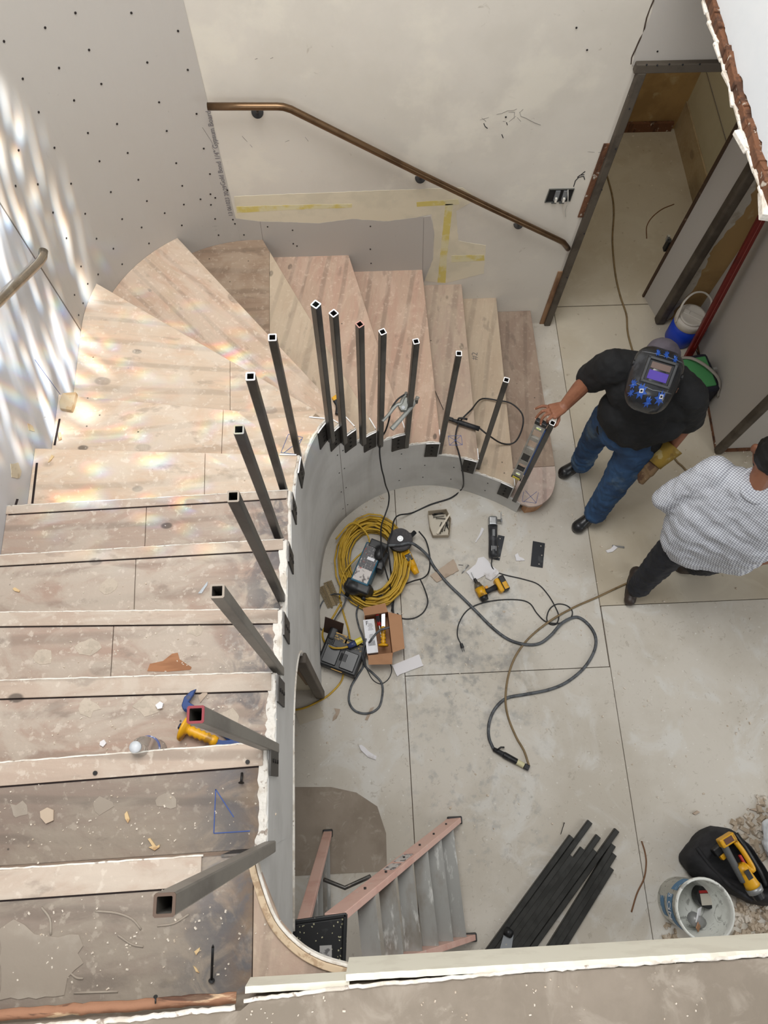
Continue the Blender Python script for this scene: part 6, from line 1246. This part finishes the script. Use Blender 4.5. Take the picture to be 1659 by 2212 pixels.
# ---- man in checked shirt, seen from behind ----
mn = thing('person', 'person in grey-and-white checked shirt and dark jeans seen from behind at the right edge', 'person', Matrix.Translation(Vector((1.92, 1.22, 0))))
WO = Vector((1.92, 1.22, 0))
sL, sR = Q(1545, 1018, 1.42), Q(1690, 1125, 1.42); eL = Q(1436, 1078, 1.12); wL = Q(1470, 1098, 1.0); eR = Q(1735, 1180, 1.14); wR = Q(1672, 1203, .97)
nk = Q(1633, 1052, 1.47); hd = Q(1668, 985, 1.62); hpL, hpR = Q(1478, 1165, .86), Q(1560, 1195, .88); kn, an = Q(1420, 1222, .48), Q(1378, 1270, .12); kn2, an2 = Q(1530, 1215, .46), Q(1500, 1222, .12)
b = MB(); lofts(b, [(hpL.lerp(hpR, .5), .10), (Q(1590, 1110, 1.2), .09), (nk+Vector((0, 0, -.06)), .05), (nk, .05), (nk.lerp(hd, .5), .055), (hd, .07)]); b.sph(hd, (.083, .095, .115))
lofts(b, [(nk+Vector((0, 0, -.08)), .045), (sL, .042), (eL, .042), (wL, .03)]); lofts(b, [(nk+Vector((0, 0, -.08)), .045), (sR, .042), (eR, .040), (wR, .029)]); lofts(b, [(hpL, .09), (kn, .06), (an, .04)]); lofts(b, [(hpR, .09), (kn2, .06), (an2, .04)])
for k in (-1, 1): b.sph(hd+Vector((-.70*k, .45*k, 0)).normalized()*.088+Vector((0, 0, -.005)), (.016, .022, .032))
pd = (Q(1652, 1203, .965)-wR).normalized(); sd_ = (Q(1655, 1190, .96)-Q(1655, 1215, .96)).normalized()
F = [[Q(1650, 1192, .965), Q(1640, 1190, .96), Q(1632, 1196, .945)], [Q(1649, 1200, .965), Q(1636, 1200, .955), Q(1626, 1202, .94)], [Q(1649, 1207, .96), Q(1636, 1210, .95), Q(1627, 1213, .935)], [Q(1652, 1214, .955), Q(1642, 1220, .945), Q(1635, 1224, .93)]]
hand(b, wR, pd, sd_, None, F, [Q(1662, 1190, .97), Q(1650, 1184, .98), Q(1640, 1184, .985)], pl=.07)
hl_p = wL; hand(b, wL, (Q(1500, 1120, .98)-wL).normalized(), Vector((0, 0, 1)), None, [[Q(1500, 1118, .95+.022*k), Q(1515, 1124, .95+.022*k)] for k in range(4)], [Q(1490, 1105, 1.03), Q(1505, 1108, 1.05)], pl=.07)
blob(b, 'body', M('skin_brown', (138, 92, 68), [((110, 68, 48, .5), 12, .45, .65, O1, 'noise')], .55), mn, .0048, 3)
# woven check: two sets of crossing bands
gm_ = bpy.data.materials.new('gingham_shirt'); gm_.use_nodes = True; nd = gm_.node_tree.nodes; lk = gm_.node_tree.links; pb_ = nd['Principled BSDF']; pb_.inputs['Roughness'].default_value = .85
tc_ = nd.new('ShaderNodeTexCoord'); mp_ = nd.new('ShaderNodeMapping'); lk.new(tc_.outputs['Object'], mp_.inputs[0]); mp_.inputs['Rotation'].default_value = (math.radians(18), 0, math.radians(54))
sp2 = nd.new('ShaderNodeSeparateXYZ'); lk.new(mp_.outputs[0], sp2.inputs[0]); ad0 = nd.new('ShaderNodeMath'); ad0.operation = 'ADD'; lk.new(sp2.outputs[1], ad0.inputs[0]); lk.new(sp2.outputs[2], ad0.inputs[1])
bands = []
for src_, kk in ((sp2.outputs[0], 2*PI/.0125), (ad0.outputs[0], 2*PI/.0150)):
    m1 = nd.new('ShaderNodeMath'); m1.operation = 'MULTIPLY'; lk.new(src_, m1.inputs[0]); m1.inputs[1].default_value = kk
    m2 = nd.new('ShaderNodeMath'); m2.operation = 'SINE'; lk.new(m1.outputs[0], m2.inputs[0]); m3 = nd.new('ShaderNodeMapRange'); m3.inputs['From Min'].default_value = -.3; m3.inputs['From Max'].default_value = .3; lk.new(m2.outputs[0], m3.inputs['Value']); bands.append(m3.outputs[0])
ad = nd.new('ShaderNodeMath'); ad.operation = 'ADD'; lk.new(bands[0], ad.inputs[0]); lk.new(bands[1], ad.inputs[1]); rp_ = nd.new('ShaderNodeMapRange'); rp_.inputs['From Max'].default_value = 2; lk.new(ad.outputs[0], rp_.inputs['Value'])
mx_ = nd.new('ShaderNodeMix'); mx_.data_type = 'RGBA'; lk.new(rp_.outputs[0], mx_.inputs[0]); mx_.inputs[6].default_value = lin((226, 230, 236)); mx_.inputs[7].default_value = lin((142, 144, 156)); lk.new(mx_.outputs[2], pb_.inputs['Base Color'])
s = MB(); s.cone(Q(1548, 1030, 1.38), Q(1672, 1118, 1.38), .095, .10); s.cone(Q(1535, 1075, 1.24), Q(1650, 1140, 1.24), .14, .14); s.cone(Q(1500, 1125, 1.06), Q(1610, 1170, 1.06), .145, .15); s.cone(Q(1480, 1160, .90), Q(1590, 1182, .90), .14, .145)
s.cone(Q(1485, 1180, .83), Q(1590, 1196, .83), .125, .135); s.cone(Q(1590, 1045, 1.42), Q(1650, 1085, 1.42), .09, .09); s.cone(Q(1540, 1050, 1.31), Q(1660, 1130, 1.31), .125, .125); s.cone(Q(1515, 1100, 1.15), Q(1630, 1160, 1.15), .148, .15); s.cone(Q(1490, 1142, .98), Q(1600, 1178, .98), .148, .15)
lofts(s, [(Q(1560, 1035, 1.38), .09), (sL, .085), (eL, .070), (eL.lerp(wL, .75)+Vector((0, 0, -.01)), .058)]); lofts(s, [(Q(1670, 1115, 1.38), .09), (sR, .085), (eR, .07), (eR.lerp(wR, .8), .045)])
blob(s, 'checked_shirt', gm_, mn, .008, 10, (.022, .08))
co = MB(); rr = [nk+Vector((.085*math.cos(a), .085*math.sin(a), .015+.01*math.sin(a))) for a in [2*PI*i/16 for i in range(17)]]; co.tube(rr, .016, 8, flat=1.2); co.build('collar', gm_, mn, True)
dj = M('charcoal_denim', (38, 40, 48), [((26, 28, 34, .8), 7, .45, .62, O1, 'noise')], .85, bump=(160, .2, .002))
j = MB(); lofts(j, [(hpL.lerp(hpR, .4)+Vector((0, 0, .03)), .10), (hpL, .105), (kn, .088), (kn.lerp(an, .7), .074), (an+Vector((0, 0, .02)), .074)]); lofts(j, [(hpR+Vector((0, 0, .0)), .09), (kn2, .085), (an2+Vector((0, 0, .02)), .07)])
for t in (.6, .75, .9): j.sph(kn.lerp(an, t), (.080, .080, .03))
blob(j, 'dark_jeans', dj, mn, .008, 3, (.018, .05))
bsm = M('brown_shoe', (58, 48, 42), [((40, 33, 30, .7), 14, .5, .62, O1, 'noise')], .5)
boot('shoe', Q(1356, 1300, 0), Q(1374, 1228, 0), an+Vector((0, 0, .0)), bsm, mn, .042, M('brown_sole', (44, 38, 34), rough=.7)); boot('shoe', Q(1524, 1228, 0), Q(1492, 1228, 0)+Vector((-.12, .0, 0)), an2, bsm, mn, .042, M('brown_sole', (0, 0, 0)))
hr_ = MB(); hr_.sph(hd+Vector((.004, -.004, .02)), (.094, .104, .112)); hr_.sph(hd+Vector((0.01, -.01, -.04)), (.082, .09, .07)); blob(hr_, 'hair', M('black_hair', (0, 0, 0)), mn, .007, 2, (.008, .02))
fc = MB(); df = Vector((.62, .68, -.1)).normalized(); sf = df.cross(Vector((0, 0, 1))).normalized(); fc.cone(hd+df*.088, hd+df*.112+Vector((0, 0, -.03)), .009, .014); fc.cone(hd+df*.086+sf*.02+Vector((0, 0, -.06)), hd+df*.086-sf*.02+Vector((0, 0, -.06)), .007, .007); blob(fc, 'face_features', MATS['skin_brown'], mn, .004, 2)
fc = MB()
for k in (-1, 1): fc.sph(hd+df*.086+sf*k*.032+Vector((0, 0, .01)), .011, n=10, m=6)
fc.build('eye', MATS['eye_white'], mn, True)
